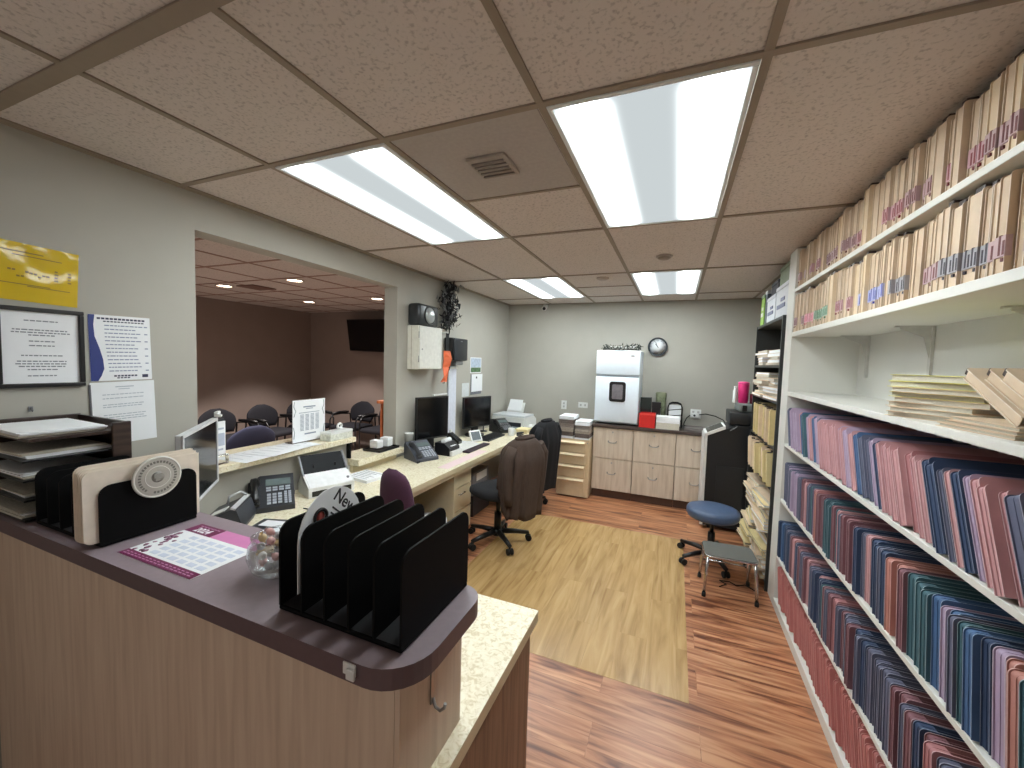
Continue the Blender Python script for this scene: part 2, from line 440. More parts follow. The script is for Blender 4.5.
# recessed downlights of the waiting room, plus two unseen ones added to brighten it
DOWN = [(-4.05, 1.96, 'far left downlight in the waiting room ceiling'), (-2.83, 1.93, 'nearest and brightest downlight in the waiting room ceiling'),
        (-4.08, 0.62, 'farther added downlight, unseen behind the left wall, brightening the waiting room'), (-2.85, 0.62, 'nearer added downlight, unseen behind the left wall, brightening the waiting room'), (-4.15, 3.25, 'downlight nearest the far corner of the waiting room ceiling'), (-2.83, 3.22, 'downlight in the waiting room ceiling in front of the television')]
src = None
for x, y, lb in DOWN:
    if src is None:
        src = thing('downlight', lb, 'ceiling light', (x, y, H), group='waiting room downlights')
        part('trim_ring', MB().tube([(.085*math.cos(2*PI*k/24), .085*math.sin(2*PI*k/24), -.002) for k in range(24)], .009, 6, closed=True), mat('ring_white', (200, 190, 180), 0.5), src)
        part('bulb', MB().lathe([(0, -.006), (.05, -.004), (.074, .001)]), emit('bulb_glow', (255, 236, 214), 6.0), src)
    else: dup(src, (x, y, H), None, lb)
    ld = bpy.data.lights.new('downlight_beam', 'SPOT'); ld.energy = SPOT_W; ld.color = (1, .93, .88); ld.spot_size = math.radians(96); ld.spot_blend = 0.35; ld.shadow_soft_size = 0.05
    lo = bpy.data.objects.new('downlight_beam', ld); COL.objects.link(lo); lo.location = (x, y, H-0.03)
single('waiting_vent', MB().box(-.15, .15, -.15, .15, -.008, .003, .003), mat('vent_pink', (120, 92, 80), 0.7), 'flat square vent in the waiting room ceiling behind the nearest downlight', 'vent', (-3.75, 2.15, H))

# ------------------------------------------------------------------ reception counter (front left)
CZ = 1.07
rc = thing('reception_counter', 'reception counter with mauve rounded ledge top over pale wood panels', 'counter', (0, 0, 0))
top = [(-1.246, -.355), (-1.246, -.672)]
cx, cy, rr_ = .635-.10, -.672+.10, .10
top += [(cx+rr_*math.cos(a), cy+rr_*math.sin(a)) for a in [(-PI/2)+i*(PI/2)/8 for i in range(9)]]
cx, cy, rr_ = .635-.06, -.355-.06, .06
top += [(cx+rr_*math.cos(a), cy+rr_*math.sin(a)) for a in [i*(PI/2)/6 for i in range(7)]]
tb = MB(); tb.prism(top, CZ-.042, CZ, 'z')
for i, f in enumerate(tb.f): tb.mi[i] = 1 if i != 1 else 0
part('ledge_top', tb, [MAUVE, MAUVE_E], rc)
part('front_panel', MB().box(-.985, .572, -.625, -.605, 0.0, CZ-.043), LAM, rc)
part('corner_panel', MB().box(-1.246, -.992, -.622, -.602, 0.0, CZ-.043), LAM, rc)
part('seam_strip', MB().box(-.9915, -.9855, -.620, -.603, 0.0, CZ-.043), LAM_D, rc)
part('back_panel', MB().box(-1.246, .572, -.40, -.385, 0.775, CZ-.043), LAM, rc)
part('end_panel', MB().box(.573, .585, -.625, -.385, 0.0, CZ-.043), LAM, rc)
part('valance_strip', MB().box(-1.24, .57, -.6035, -.4015, CZ-.075, CZ-.043), LAM_D, rc)

# L-shaped desk worktop
DZ = 0.74
XE = -0.60
dk = thing('desk_worktop', 'long L-shaped cream laminate desk running along the left wall', 'desk', (0, 0, 0))
pts = [(-1.246, -.384), (.5715, -.384), (.5855, -.384), (.5855, -.66), (.625, -.66), (.625, .112), (XE, .112), (XE, 4.155), (-1.246, 4.155)]
pts = [(-1.246, -.384), (.5865, -.384), (.5865, -.66), (.625, -.66), (.625, .112), (XE, .112), (XE, 4.155), (-1.246, 4.155)]
db = MB(); db.prism(pts, DZ-.04, DZ, 'z')
for i in range(len(db.f)): db.mi[i] = 0 if i == 1 else 1
part('countertop', db, [CREAM, CREAM_E], dk)
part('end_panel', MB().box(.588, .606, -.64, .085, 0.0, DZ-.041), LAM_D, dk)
part('support_panel', MB().box(-1.20, XE-.06, 1.70, 1.722, 0.0, DZ-.041), CREAM_E, dk)
part('apron', MB().box(-1.24, -1.225, .13, 4.15, .42, DZ-.041), CREAM_E, dk)
part('cleat', MB().box(XE-.05, XE-.03, .13, 4.1, DZ-.085, DZ-.041), CREAM_E, dk)

# transaction shelves in the opening
s1 = thing('transaction_shelf', 'higher cream transaction shelf on the half wall in the opening', 'shelf', (0, 0, 0))
part('board', MB().box(-1.56, -1.195, OY0+.002, 1.13, .986, 1.022, .003), [CREAM], s1)
part('bracket', MB().box(-1.249, -1.215, 1.085, 1.098, .86, .985).box(-1.249, -1.205, 1.07, 1.112, .978, .985), BLACK_M, s1, 'black metal bracket')
s2 = thing('lower_shelf', 'lower cream shelf stepping down beyond the scanner', 'shelf', (0, 0, 0))
part('board', MB().box(-1.42, -1.15, PW1+.01, 1.655, PW2+.001, PW2+.05, .003), [CREAM], s2)
part('riser', MB().box(-1.248, -1.22, PW1+.02, 1.64, DZ+.001, PW2), CREAM_E, s2)

# ------------------------------------------------------------------ white file shelving along the right wall
SX, SB = 1.74, 2.113
SY0, SY1 = -0.75, 1.95
sh = thing('file_shelving', 'tall white wall of file shelves along the right side', 'shelving', (0, 0, 0))
part('side_panel', MB().box(SX, SB, SY1+.001, 2.125, 0.0, H-.004, .004), WHITE, sh)
BOARDS = [(2.145, 2.168, SX), (1.852, 1.882, SX), (1.462, 1.488, SX), (1.118, 1.138, SX+.002), (.738, .758, SX+.002), (.348, .368, SX+.002), (.002, .062, SX)]
for z0, z1, x in BOARDS: part('shelf_board', MB().box(x, SB, SY0, SY1, z0, z1, .002), WHITE, sh)
part('back_panel', MB().box(SB-.008, SB-.001, SY0, SY1, .062, H-.02), WHITE, sh)
for y in (1.81, 1.16, .5):
    bk = MB()
    bk.box(SB-.020, SB-.009, y-.011, y+.011, 1.60, 1.851); bk.box(SB-.15, SB-.009, y-.009, y+.009, 1.845, 1.8515)
    bk.prism([(SB-.02, 1.70), (SB-.02, 1.845), (SB-.13, 1.845), (SB-.13, 1.838), (SB-.045, 1.80)], y-.0015, y+.0015, 'y')
    part('bracket', bk, mat('shelf_bracket', (208, 206, 200), 0.4), sh)

FC = {  # board colours of the pressboard folders
 'p': ('dusty pink', (192, 146, 148)), 'r': ('rose red', (172, 118, 120)), 'n': ('navy blue', (52, 70, 100)), 'b': ('bright blue', (70, 102, 142)),
 'l': ('lavender', (172, 154, 178)), 't': ('teal green', (62, 98, 108)), 's': ('slate grey', (92, 96, 118)), 'm': ('maroon', (126, 86, 94)),
 'o': ('orange pink', (184, 130, 120)), 'c': ('salmon red', (184, 116, 110)), 'k': ('manila tan', (212, 190, 163)), 'y': ('pale buff', (224, 202, 170)), 'w': ('light tan', (202, 178, 150)),
 'e': ('pale yellow', (226, 220, 132)), 'h': ('straw yellow', (216, 198, 146))}
def fmat(c): return mat('folder_'+FC[c][0].replace(' ', '_'), FC[c][1], 0.62, var=0.07, scale=14, bump=0.12)
CACHE = {}
def folder_meshes(c, t, h, depth, rad):
    key = (c, round(t, 3), h, depth)
    if key in CACHE: return CACHE[key]
    cov = MB(); bt = .0028
    out = [(x, z) for x, z in rrect(0, depth, 0, h, rad, 4, (0, 0, 1, 1))]
    cov.prism(out, -t, -t+bt, 'y'); cov.prism(out, -bt, 0, 'y')
    n_o = len(out); edge_ids = set(range(2, 2+n_o)) | set(range(4+n_o, 4+2*n_o))
    if t > .026 and rad > .011:                            # classification folders carry a divider board
        dv = [(x+.002 if x < .02 else x-.004, z-.0025 if z > .02 else z+.001) for x, z in out]
        cov.prism(dv, -t*.5-.001, -t*.5+.001, 'y')
    # front edge of the folder: the gusset between the two boards, rounded like them at the top
    prof = [(.0035, .0), (.0035, h-rad)] + [(rad+(rad-.0035)*math.cos(a), h-rad+(rad-.0035)*math.sin(a)) for a in [PI-i*PI/2/4 for i in range(1, 5)]] + [(rad+.03, h-.0035)]
    inner = [(x+.002, z-.002 if z > .01 else z) for x, z in prof]
    n = len(prof)
    P = [[(p[0], -t+bt, p[1]), (p[0], -bt, p[1])] for p in prof]
    cov.grid(P, True)
    Q = [[(p[0]+.0022, -t+bt, p[1]-(.0022 if p[1] > .01 else 0)), (p[0]+.0022, -bt, p[1]-(.0022 if p[1] > .01 else 0))] for p in prof]
    cov.grid(Q, True)
    pap = MB().box(rad*.9+.008, depth-.012, -t+bt+.0004, -bt-.0004, .006, h-.013)
    for i in range(len(cov.f)):                            # rubbed edges of the boards show paler
        if i in edge_ids: cov.mi[i] = 1
    rub = mat('rubbed_'+FC[c][0].replace(' ', '_'), tuple(int(v*.62+235*.38) for v in FC[c][1]), .7, var=.15, scale=40)
    r = (cov.mesh('cover', [fmat(c), rub]), pap.mesh('papers', PAPER_G))
    CACHE[key] = r
    return r
def folder(loc, c, t, h, depth, rad, lean, label, group, name='file_folder', yaw=0.0, extra=None):
    o = thing(name, label, 'file folder', loc, 0, group, (lean, 0, yaw))
    a, b_ = folder_meshes(c, t, h, depth, rad)
    put('cover', a, o); put('papers', b_, o)
    if extra: extra(o)
    return o
def row(z, y0, y1, seq, h, lean, where, group, tmin, tmax, seed, xoff=.006, depth=.300):
    """files from the far panel towards the camera; each leans its top away by `lean`"""
    R = random.Random(seed)
    y = y0 - h*math.sin(lean) - .002; i = 0
    while True:
        c = seq[min(i, len(seq)-1)] if i < len(seq) else R.choice(seq[-12:])
        t = round(R.uniform(tmin, tmax)/.004)*.004
        dy = t/math.cos(lean)
        if y-dy < y1: break
        i += 1
        lift = 0.0
        # pivot on the far bottom edge; the near bottom edge lifts by t*sin(lean)
        hh = h + R.choice([0, 0, .004, -.004])
        folder((SX+xoff+R.uniform(-.010, .012), y, z+.001), c, t, hh, depth, .014, -lean,
               '%s file folder, %s from the end panel, %s' % (FC[c][0], nth(i), where), group)
        y -= dy + R.uniform(.0004, .0022)
    return i

N1 = row(1.138, SY1, -.30, 'slllplpbltlpblslppppplpplpbsslnppppprppnnspnlpppsprpnsp', .252, .40, 'shelf below the open bay', 'pressboard folders below the open bay', .024, .048, 3)
N2 = row(.758, SY1, -.22, 'sslslslsllssmmpsstsrommntttmtpsmpmmnnspnnsnoomtttbl', .250, .12, 'middle pressboard shelf', 'pressboard folders on the middle pressboard shelf', .022, .046, 5)
N3 = row(.368, SY1, -.02, 'nnbnnssnsmprsnmmssmpmssnpnntmsmrmsmssmnsnss', .245, .10, 'shelf right above the salmon folders', 'pressboard folders right above the salmon row', .022, .046, 8)
N4 = row(.062, SY1, .22, 'c'*60, .235, .34, 'lowest shelf by the floor', 'salmon red folders on the lowest shelf', .020, .040, 9, .016)
# tan end-tab charts on the two top shelves: each with a colour-coded sticker low on its front edge and a dark clip on top
STK = {'red': (122, 30, 38), 'pink': (206, 96, 120), 'green': (52, 112, 72), 'blue': (62, 70, 160), 'dark': (48, 40, 52), 'brown': (100, 34, 36)}
SCACHE = {}
def sticker_mesh(col, t, v):
    k = (col, round(t, 3), v)
    if k in SCACHE: return SCACHE[k]
    m = MB(); x = -.0004
    m.m = 0; m.box(x, .012, -t-.0004, .0004, .040, .090)
    m.m = 1; w = .0065
    for j in range(max(1, int(t/.013))):
        y = -t+.002+j*.013; hj = .074+.014*((v+j) % 2)
        m.box(x-.0005, .0115, y, y+w, .044, hj+.004)
        if (v+j) % 3 == 0: m.box(x-.0005, .0115, y, y+w*1.4, .028, .036)
    SCACHE[k] = m.mesh('label', [mat('sticker_base_'+col, tuple(min(255, int(c*.45+140)) for c in STK[col]), 0.5), mat('sticker_'+col, STK[col], 0.5)])
    return SCACHE[k]
TABM = mat('dark_clip', (58, 44, 40), 0.4)
def clip_mesh(h, t):
    k = ('clip', h, round(t, 3))
    if k not in SCACHE: SCACHE[k] = MB().box(.008, .034, -t*.85, -t*.2, h-.014, h+.010, .002).mesh('clip', TABM)
    return SCACHE[k]
def tan_row(z, y0, y1, h, where, group, cols, seed):
    R = random.Random(seed); y = y0-.004; i = 0
    while True:
        t = round(R.uniform(.022, .056)/.003)*.003
        if y-t < y1: break
        i += 1
        c = R.choice('kkkkyw'); frac = (y0-y)/(y0-y1)
        col = cols[min(len(cols)-1, int(frac*len(cols)))]
        hh = h + R.choice([0, .004, -.006, -.010])
        def extra(o, t=t, col=col, hh=hh):
            if R.random() < .8: put('label', sticker_mesh(col, t, R.randrange(4)), o)
            if R.random() < .45: put('clip', clip_mesh(hh, t), o)
        folder((SX+.014+R.uniform(-.008, .014), y, z+.001), c, t, hh, .31, .010, -R.uniform(0, .012),
               '%s patient chart, %s from the end panel, %s' % (FC[c][0], nth(i), where), group, 'patient_chart', 0, extra)
        y -= t + R.uniform(.0035, .0055)
tan_row(2.168, SY1, .02, .238, 'topmost shelf', 'tan charts on the topmost shelf', ['brown', 'red', 'brown', 'brown', 'red', 'red', 'brown', 'red', 'brown'], 21)
tan_row(1.882, SY1, .02, .240, 'shelf under the topmost', 'tan charts on the shelf under the topmost', ['brown', 'pink', 'green', 'green', 'red', 'blue', 'blue', 'dark', 'brown', 'dark', 'brown'], 22)

# the open bay: a pile of yellow-edged folders and a slumped pile of manila charts
def flat_folder(loc, c, w, d_, t, rz, label, group, bend=0.0, name='file_folder', seed=0):
    """a folder lying flat, its free corner sagging by `bend`"""
    o = thing(name, label, 'file folder', loc, rz, group)
    def sheet(z0, z1, inset, wav):
        P = []
        nx, ny = 8, 6
        def zz(u, v): return bend*(u*u)*0.8 + wav*math.sin(3.1*v+seed)*.5
        A = [[(-w/2+inset+(w-2*inset)*i/nx, -d_/2+inset+(d_-2*inset)*j/ny, z0+zz(i/nx, j/ny)) for j in range(ny+1)] for i in range(nx+1)]
        B = [[(p[0], p[1], p[2]+(z1-z0)) for p in r] for r in A]
        return A, B
    def slab(mb, z0, z1, inset, wav=0.0):
        A, B = sheet(z0, z1, inset, wav); nx, ny = len(A)-1, len(A[0])-1
        mb.grid(A); mb.grid(B)
        edge = [(i, 0) for i in range(nx)]+[(nx, j) for j in range(ny)]+[(i, ny) for i in range(nx, 0, -1)]+[(0, j) for j in range(ny, 0, -1)]
        mb.grid([[A[i][j] for i, j in edge], [B[i][j] for i, j in edge]], False, closed_u=True)
        return mb
    cv = MB(); slab(cv, 0, .0016, 0); slab(cv, t-.0016, t, .002)
    part('cover', cv, fmat(c), o)
    part('papers', slab(MB(), .0018, t-.0018, .006), PAPER_G, o)
    return o
R = random.Random(4)
z = 1.4885
for i in range(8):
    t = R.choice([.016, .019, .022]); c = 'ykykeyee'[i]
    flat_folder((1.915+R.uniform(-.006, .004), .525+R.uniform(-.015, .015), z), c, .28, .25, t, .52+R.uniform(-.10, .10),
                '%s folder, %s from the bottom of the yellow-topped pile in the open bay' % (FC[c][0], nth(i+1)), 'pile of folders in the open bay', 0.0, seed=i)
    z += t+.0008
z = 1.4885
for i in range(3):
    t = [.010, .009, .010][i]; c = 'kwk'[i]
    flat_folder((1.905+.006*i, .205-.012*i, z), c, .29, .25, t, .10-.05*i,
                '%s chart, %s from the bottom of the low pile beside the yellow one' % (FC[c][0], nth(i+1)), 'low pile of charts in the open bay', 0.0, seed=i+9)
    z += t+.0008
# manila charts leaning back over that pile
for i in range(4):
    lean = thing('patient_chart', 'manila chart leaning over the low pile, %s from the yellow-topped pile' % nth(i+1), 'file folder',
                 (1.765+.008*(i % 2), .052-.068*i, z+.001), 0, 'charts leaning over the low pile', (math.radians(-61), 0, .015))
    a, b_ = folder_meshes('kwky'[i], .030, .225, .30, .01)
    put('cover', a, lean); put('papers', b_, lean); put('clip', clip_mesh(.225, .030), lean)

# ------------------------------------------------------------------ papers on the left wall
def lines(m, rows, z=.0012):
    """rows of (x0, x1, y, height) printed bars"""
    for x0, x1, y, h in rows: m.box(x0, x1, y-h/2, y+h/2, z-.0004, z+.0002)
    return m
def text_lines(parent, rows, m, z=.0012, name='text_line'):
    ys = []
    for r in rows:
        if r[2] not in ys: ys.append(r[2])
    for y in ys: part(name, lines(MB(), [r for r in rows if r[2] == y], z), m, parent)
t = thing('laminated_sheet', 'shiny yellow laminated notice high on the left wall', 'notice', (XL+.0012, -.486, 1.915), rot=(PI/2, math.radians(2.5), PI/2))
m, nt, b = nodes('yellow_laminate')
b.inputs['Base Color'].default_value = lin((208, 178, 28)); b.inputs['Roughness'].default_value = .12
nz = nt.nodes.new('ShaderNodeTexNoise'); nz.inputs['Scale'].default_value = 9; nz.inputs['Detail'].default_value = 1
tc = nt.nodes.new('ShaderNodeTexCoord'); nt.links.new(tc.outputs['Object'], nz.inputs['Vector'])
bp = nt.nodes.new('ShaderNodeBump'); bp.inputs['Strength'].default_value = .5; bp.inputs['Distance'].default_value = .02
nt.links.new(nz.outputs['Fac'], bp.inputs['Height']); nt.links.new(bp.outputs[0], b.inputs['Normal'])
YEL = m
part('sheet', MB().box(-.135, .118, -.108, .108, 0, .0012), YEL, t)
YP = MB()
lines(YP, [(-.10, .02, .075, .004), (-.06, .07, .062, .003), (-.09, .04, -.045, .003), (-.02, .095, -.050, .003)], .0016)
R = random.Random(2)
for k in range(10): x = -.07+k*.011; lines(YP, [(x, x+.008, -.005+R.uniform(-.012, .012), .006)], .0016)
for x in (.055, .092): 
    for j in range(4): lines(YP, [(x-.004, x+.004+.002*(j % 2), .022-j*.012, .006)], .0016)
part('printed_text', YP, mat('yellow_print', (120, 96, 20), .5), t)

t = thing('framed_notice', 'white certificate page in a black frame on the left wall', 'frame', (XL+.001, -.478, 1.634), rot=WALL_L)
fr = MB(); a, b_, w = .119, .153, .016
fr.box(-a, a, b_-w, b_, 0, .018, .003); fr.box(-a, a, -b_, -b_+w, 0, .018, .003); fr.box(-a, -a+w, -b_+w, b_-w, 0, .018, .003); fr.box(a-w, a, -b_+w, b_-w, 0, .018, .003)
part('frame', fr, BLACK_P, t)
part('page', MB().box(-a+w, a-w, -b_+w, b_-w, .002, .008), PAPER, t)
R = random.Random(5); L_ = []
for y, n in ((.103, .045), (.068, .075), (.058, .078), (.048, .035), (.025, .034), (.008, .034), (-.03, .055), (-.052, .066), (-.062, .07), (-.072, .062), (-.084, .04), (-.108, .04)):
    x = -n
    while x < n-.004: w_ = R.uniform(.006, .016); L_.append((x, min(n, x+w_), y, .0042)); x += w_+.003
text_lines(t, L_, INK, .0083)

t = thing('insurance_notice', 'white notice with a dark blue wave down its left edge on the left wall', 'notice', (XL+.001, -.234, 1.642), rot=(PI/2, math.radians(-1), PI/2))
part('sheet', MB().box(-.107, .107, -.142, .142, 0, .001), PAPER, t)
wave = [(-.1065, .1415), (-.085, .1415), (-.090, .10), (-.088, .05), (-.074, 0), (-.064, -.05), (-.062, -.09), (-.072, -.12), (-.083, -.1415), (-.1065, -.1415)]
part('wave_band', MB().prism(wave, .0009, .0014, 'z'), mat('notice_blue', (42, 56, 122), .5), t, 'dark blue wave band')
R = random.Random(6); L_ = []
for k in range(13):
    y = .098-k*.0165; x = -.055+max(0, (k-4)*.0012)
    e = .045+.025*R.random()
    while x < e: w_ = R.uniform(.006, .018); L_.append((x, x+w_, y, .0045)); x += w_+.003
    if k % 2 == 0: L_.append((.084, .096, y, .005))
text_lines(t, L_, mat('notice_print', (140, 148, 172), .7))
H_ = [(-.078+.014*k, -.067+.014*k, .127, .008) for k in range(12)]+[(-.058+.012*k, -.049+.012*k, .115, .005) for k in range(12)]+[(-.03+.012*k, -.021+.012*k, -.122, .007) for k in range(7)]+[(-.02+.012*k, -.011+.012*k, -.131, .005) for k in range(4)]+[(.07, .092, -.125, .014)]
text_lines(t, H_, mat('notice_heading', (58, 60, 84), .7), name='heading_line')

t = thing('memo_sheet', 'plain white memo hung under the blue-edged notice on the left wall', 'notice', (XL+.001, -.226, 1.354), rot=(PI/2, math.radians(-1.5), PI/2))
part('sheet', MB().box(-.114, .112, -.136, .140, 0, .001), PAPER, t)
L_ = [(-.03, .035, .118, .004), (-.02, .02, .108, .003)]
R = random.Random(7)
for y in (.085, .068, .04, .03, -.005, -.016, -.026):
    x = -.075
    while x < .06: w_ = R.uniform(.008, .02); L_.append((x, x+w_, y, .0035)); x += w_+.003
text_lines(t, L_, mat('memo_print', (176, 182, 192), .7))
part('clip_strip', MB().box(-.118, -.111, -.136, .132, .001, .003), mat('clip_grey', (96, 96, 100), .5), t)
t = thing('wall_hook', 'small dark hook on the left wall under the black frame', 'hook', (XL+.001, -.512, 1.398), rot=WALL_L)
part('plate', MB().box(-.006, .006, -.010, .010, 0, .002), GREY_P, t)
part('prong', MB().tube([(0, .004, .002), (0, -.004, .010), (0, -.008, .016), (0, -.003, .020)], .002, 6), GREY_P, t)

# ------------------------------------------------------------------ things on the reception ledge
# letter tray stack at the wall
t = thing('letter_tray_stack', 'dark brown stacked letter tray at the wall end of the ledge', 'letter tray', (0, 0, CZ+.0005))
TRAY = ramp_mat('dark_wenge', [(0.35, (44, 32, 28)), (0.5, (58, 44, 38)), (0.66, (70, 54, 46))], 6, (1, 1, 9), .4)
x0, x1, y0, y1, TH = -1.225, -.845, -.655, -.385, .30
part('corner_post', MB().box(x1-.014, x1, y1-.055, y1, 0, TH, .003), TRAY, t); part('side_panel', MB().box(x0, x0+.014, y0+.02, y1, 0, TH, .003), TRAY, t)
part('back_panel', MB().box(x0+.015, x1-.015, y1-.010, y1, .001, TH-.004), TRAY, t)
part('top_shelf', MB().box(x0+.015, x1-.015, y0+.015, y1-.011, TH-.040, TH-.030), TRAY, t)
ZT = [.004, .068, .132, .196]
for z in ZT: part('tray_shelf', MB().box(x0+.015, x1-.015, y0, y1-.011, z, z+.006, .001), BLACK_P, t)
R = random.Random(8); k = 0
names = ['lowest', 'second lowest', 'second highest', 'highest']
for lv, z in enumerate(ZT+[TH-.030]):
    zz = CZ+.0005+z+(.0065 if lv < 4 else .0005)
    for q in range([3, 2, 2, 2, 2][lv]):
        th = R.uniform(.005, .012)
        lb = ('loose bundle of papers, %s in the %s slot of the brown letter tray' % (nth(q+1), names[lv])) if lv < 4 else ('loose papers lying %s on top of the brown letter tray' % ('underneath' if q == 0 else 'uppermost'))
        o = thing('paper_bundle', lb, 'papers', (-1.035+R.uniform(-.008, .008), -.535+R.uniform(-.012, .004), zz), R.uniform(-.03, .03), 'papers in the letter tray')
        pb = MB()
        for s_ in range(3): dx = R.uniform(-.004, .004); pb.box(-.145+dx, .145+dx, -.108+dx, .105+dx, th*s_/3, th*(s_+1)/3-.0003)
        part('sheets', pb, PAPER if (lv+q) % 2 else PAPER_G, o)
        zz += th+.0006

# two black file sorters of the same make
def sorter(name, label, x0, x1, y0, y1, n, h, loc, rise=.024):
    t = thing(name, label, 'file sorter', loc)
    part('base', MB().box(x0, x1, y0, y1, .002, .012, .003), BLACK_M, t)
    for k in range(4): part('foot', MB().cyl((x0+.02 if k % 2 else x1-.02, y0+.02 if k < 2 else y1-.02, 0), (x0+.02 if k % 2 else x1-.02, y0+.02 if k < 2 else y1-.02, .0025), .007, None, 10), RUBBER, t)
    for k in range(n):
        x = x0+.003+(x1-x0-.006)*k/(n-1)
        part('divider', MB().prism(rrect(y0, y1, .012, h, .03, 5, (0, 0, 1, 1)), x-.0025, x+.0025, 'x'), BLACK_M, t)
    sp = MB()
    for k in range(n-1):                                  # sloped floor of each slot
        xa = x0+.0065+(x1-x0-.006)*k/(n-1); xb = x0-.0005+(x1-x0-.006)*(k+1)/(n-1)
        sp.prism([(y0+.004, .0125), (y1-.004, .0125), (y1-.004, rise)], xa, xb, 'x')
    part('slot_floor', sp, mat('sorter_floor', (44, 44, 46), .45), t)
    return t
sorter('file_sorter', 'black upright file sorter at the rounded end of the ledge', .252, .585, -.622, -.362, 6, .198, (0, 0, CZ+.0005))
sorter('file_sorter', 'black upright file sorter holding cream folders near the letter tray', -.83, -.445, -.640, -.392, 6, .178, (0, 0, CZ+.0005), .0135)
R = random.Random(9)
for k in range(4):
    o = thing('file_folder', 'cream folder in the right slot of the ledge sorter, %s from the round disc' % nth(k+1), 'file folder', (-.4535-k*.0135, -.672+R.uniform(-.004, .006), CZ+.0155), 0, 'cream folders in the ledge sorter', (0, 0, PI/2))
    cv = MB(); out = rrect(0, .292, 0, .208+.006*(k % 3), .02, 4, (1, 0, 0, 1)); cv.prism(out, 0, .0018, 'y'); cv.prism(out, .0105, .0123, 'y')
    part('cover', cv, mat('cream_card', (240, 228, 212), .6), o); part('papers', MB().box(.010, .287, .0024, .0099, .012, .202), PAPER_G, o)

t = thing('round_plaque', 'round grey disc with ring pattern clipped over the cream folders', 'plaque', (-.4372, -.508, CZ+.176), 0, None, (PI/2, 0, PI/2))
part('disc', MB().lathe([(0, .0), (.061, 0), (.064, .003), (.064, .006), (.058, .008), (.0, .008)], seg=40), mat('plaque_grey', (190, 186, 176), .45, var=.05), t)
rg = MB(); rg.tube([(.0605*math.cos(2*PI*k/40), .0605*math.sin(2*PI*k/40), .0065) for k in range(40)], .0035, 6, closed=True)
rg.tube([(.033*math.cos(2*PI*k/32), .033*math.sin(2*PI*k/32), .0075) for k in range(32)], .0018, 6, closed=True)
part('rings', rg, mat('plaque_light', (226, 224, 216), .4), t)
mk = MB()
for k in range(34):
    if 13 < k < 16: continue
    a = 2*PI*k/34; T = Matrix.Rotation(a, 4, 'Z') @ Matrix.Translation((0, .047, .008)); mk.box(-.0028, .0028, -.0035, .0035, 0, .0005, T=T)
part('ring_marks', mk, mat('plaque_mark', (120, 118, 110), .5), t)
em = MB(); em.lathe([(0, .0088), (.017, .008)], seg=20); em.box(-.011, .011, -.003, .010, .008, .0098); em.box(-.006, .006, -.012, -.004, .008, .0095)
part('emblem', em, mat('plaque_emblem', (158, 156, 148), .4), t)

# desk calendar page 2024
PUR = mat('calendar_purple', (112, 24, 76), .45, var=.04); PNK = mat('calendar_pink', (212, 130, 182), .45, var=.03)
t = thing('calendar', 'purple and white printed 2024 calendar page flat on the ledge', 'calendar', (-.2145, -.523, CZ+.0004), 0)
cw, ch = .164, .108
part('sheet', MB().box(-cw, cw, -ch, ch, 0, .0008), PAPER, t)
bd = MB(); bd.box(-cw, cw-.001, -ch, -ch+.026, .0007, .0010); bd.box(-cw, -cw+.125, ch-.052, ch, .0007, .0010)
part('purple_band', bd, PUR, t)
part('pink_panel', MB().box(-cw+.126, cw, ch-.052, ch, .0007, .0010), PNK, t)
R = random.Random(12)
fl = MB()
for k in range(26):
    x = -cw+.01+R.random()*.05; y = -ch+.03+R.random()*.115; r_ = R.uniform(.004, .010); fl.lathe([(0, .0013), (r_, .0010)], (x, y, 0), 7)
part('photo_collage', fl, mat('calendar_collage', (142, 92, 120), .5, var=.5, scale=160), t)
gr = MB()
for i in range(6):
    for j in range(5): gr.box(-cw+.075+i*.041, -cw+.075+i*.041+.030, -ch+.036+j*.0245, -ch+.036+j*.0245+.0155, .0007, .00095)
part('day_grid', gr, mat('calendar_days', (206, 214, 228), .6), t)
CPM = mat('calendar_print', (206, 150, 186), .6)
text_lines(t, [(-cw+.012+i*.018, -cw+.024+i*.018, -ch+.0085, .003) for i in range(17)]+[(-cw+.012+i*.018, -cw+.022+i*.018, -ch+.0165, .003) for i in range(17)]+[(-cw+.018+i*.016, -cw+.03+i*.016, ch-.0115, .003) for i in range(6)], CPM, .0012)
text('year', '2024', .034, t, PAPER, (-cw+.062, ch-.033, .0011), (0, 0, 0), bold=.0008)

# glass bowl of wrapped candies
def thin_glass(name):
    m = bpy.data.materials.new(name); m.use_nodes = True; nt = m.node_tree; nt.nodes.clear(); N = nt.nodes.new
    out = N('ShaderNodeOutputMaterial'); mx = N('ShaderNodeMixShader'); tr = N('ShaderNodeBsdfTransparent'); gl = N('ShaderNodeBsdfGlossy'); lw = N('ShaderNodeLayerWeight')
    tr.inputs[0].default_value = (.95, .97, .97, 1); gl.inputs['Roughness'].default_value = .04; lw.inputs['Blend'].default_value = .25
    nt.links.new(lw.outputs['Facing'], mx.inputs[0]); nt.links.new(tr.outputs[0], mx.inputs[1]); nt.links.new(gl.outputs[0], mx.inputs[2]); nt.links.new(mx.outputs[0], out.inputs[0])
    return m
BX, BY = .108, -.512
t = thing('candy_bowl', 'clear glass bowl of wrapped candies beside the black sorter', 'bowl', (BX, BY, CZ+.0005))
prof = [(.0, .004), (.036, .004), (.058, .022), (.068, .050), (.064, .078), (.056, .092), (.059, .100), (.0625, .100), (.060, .092), (.068, .078), (.072, .050), (.062, .018), (.040, .0), (0, .0)]
part('glass_wall', MB().lathe(prof, seg=36), thin_glass('clear_glass'), t)
R = random.Random(14)
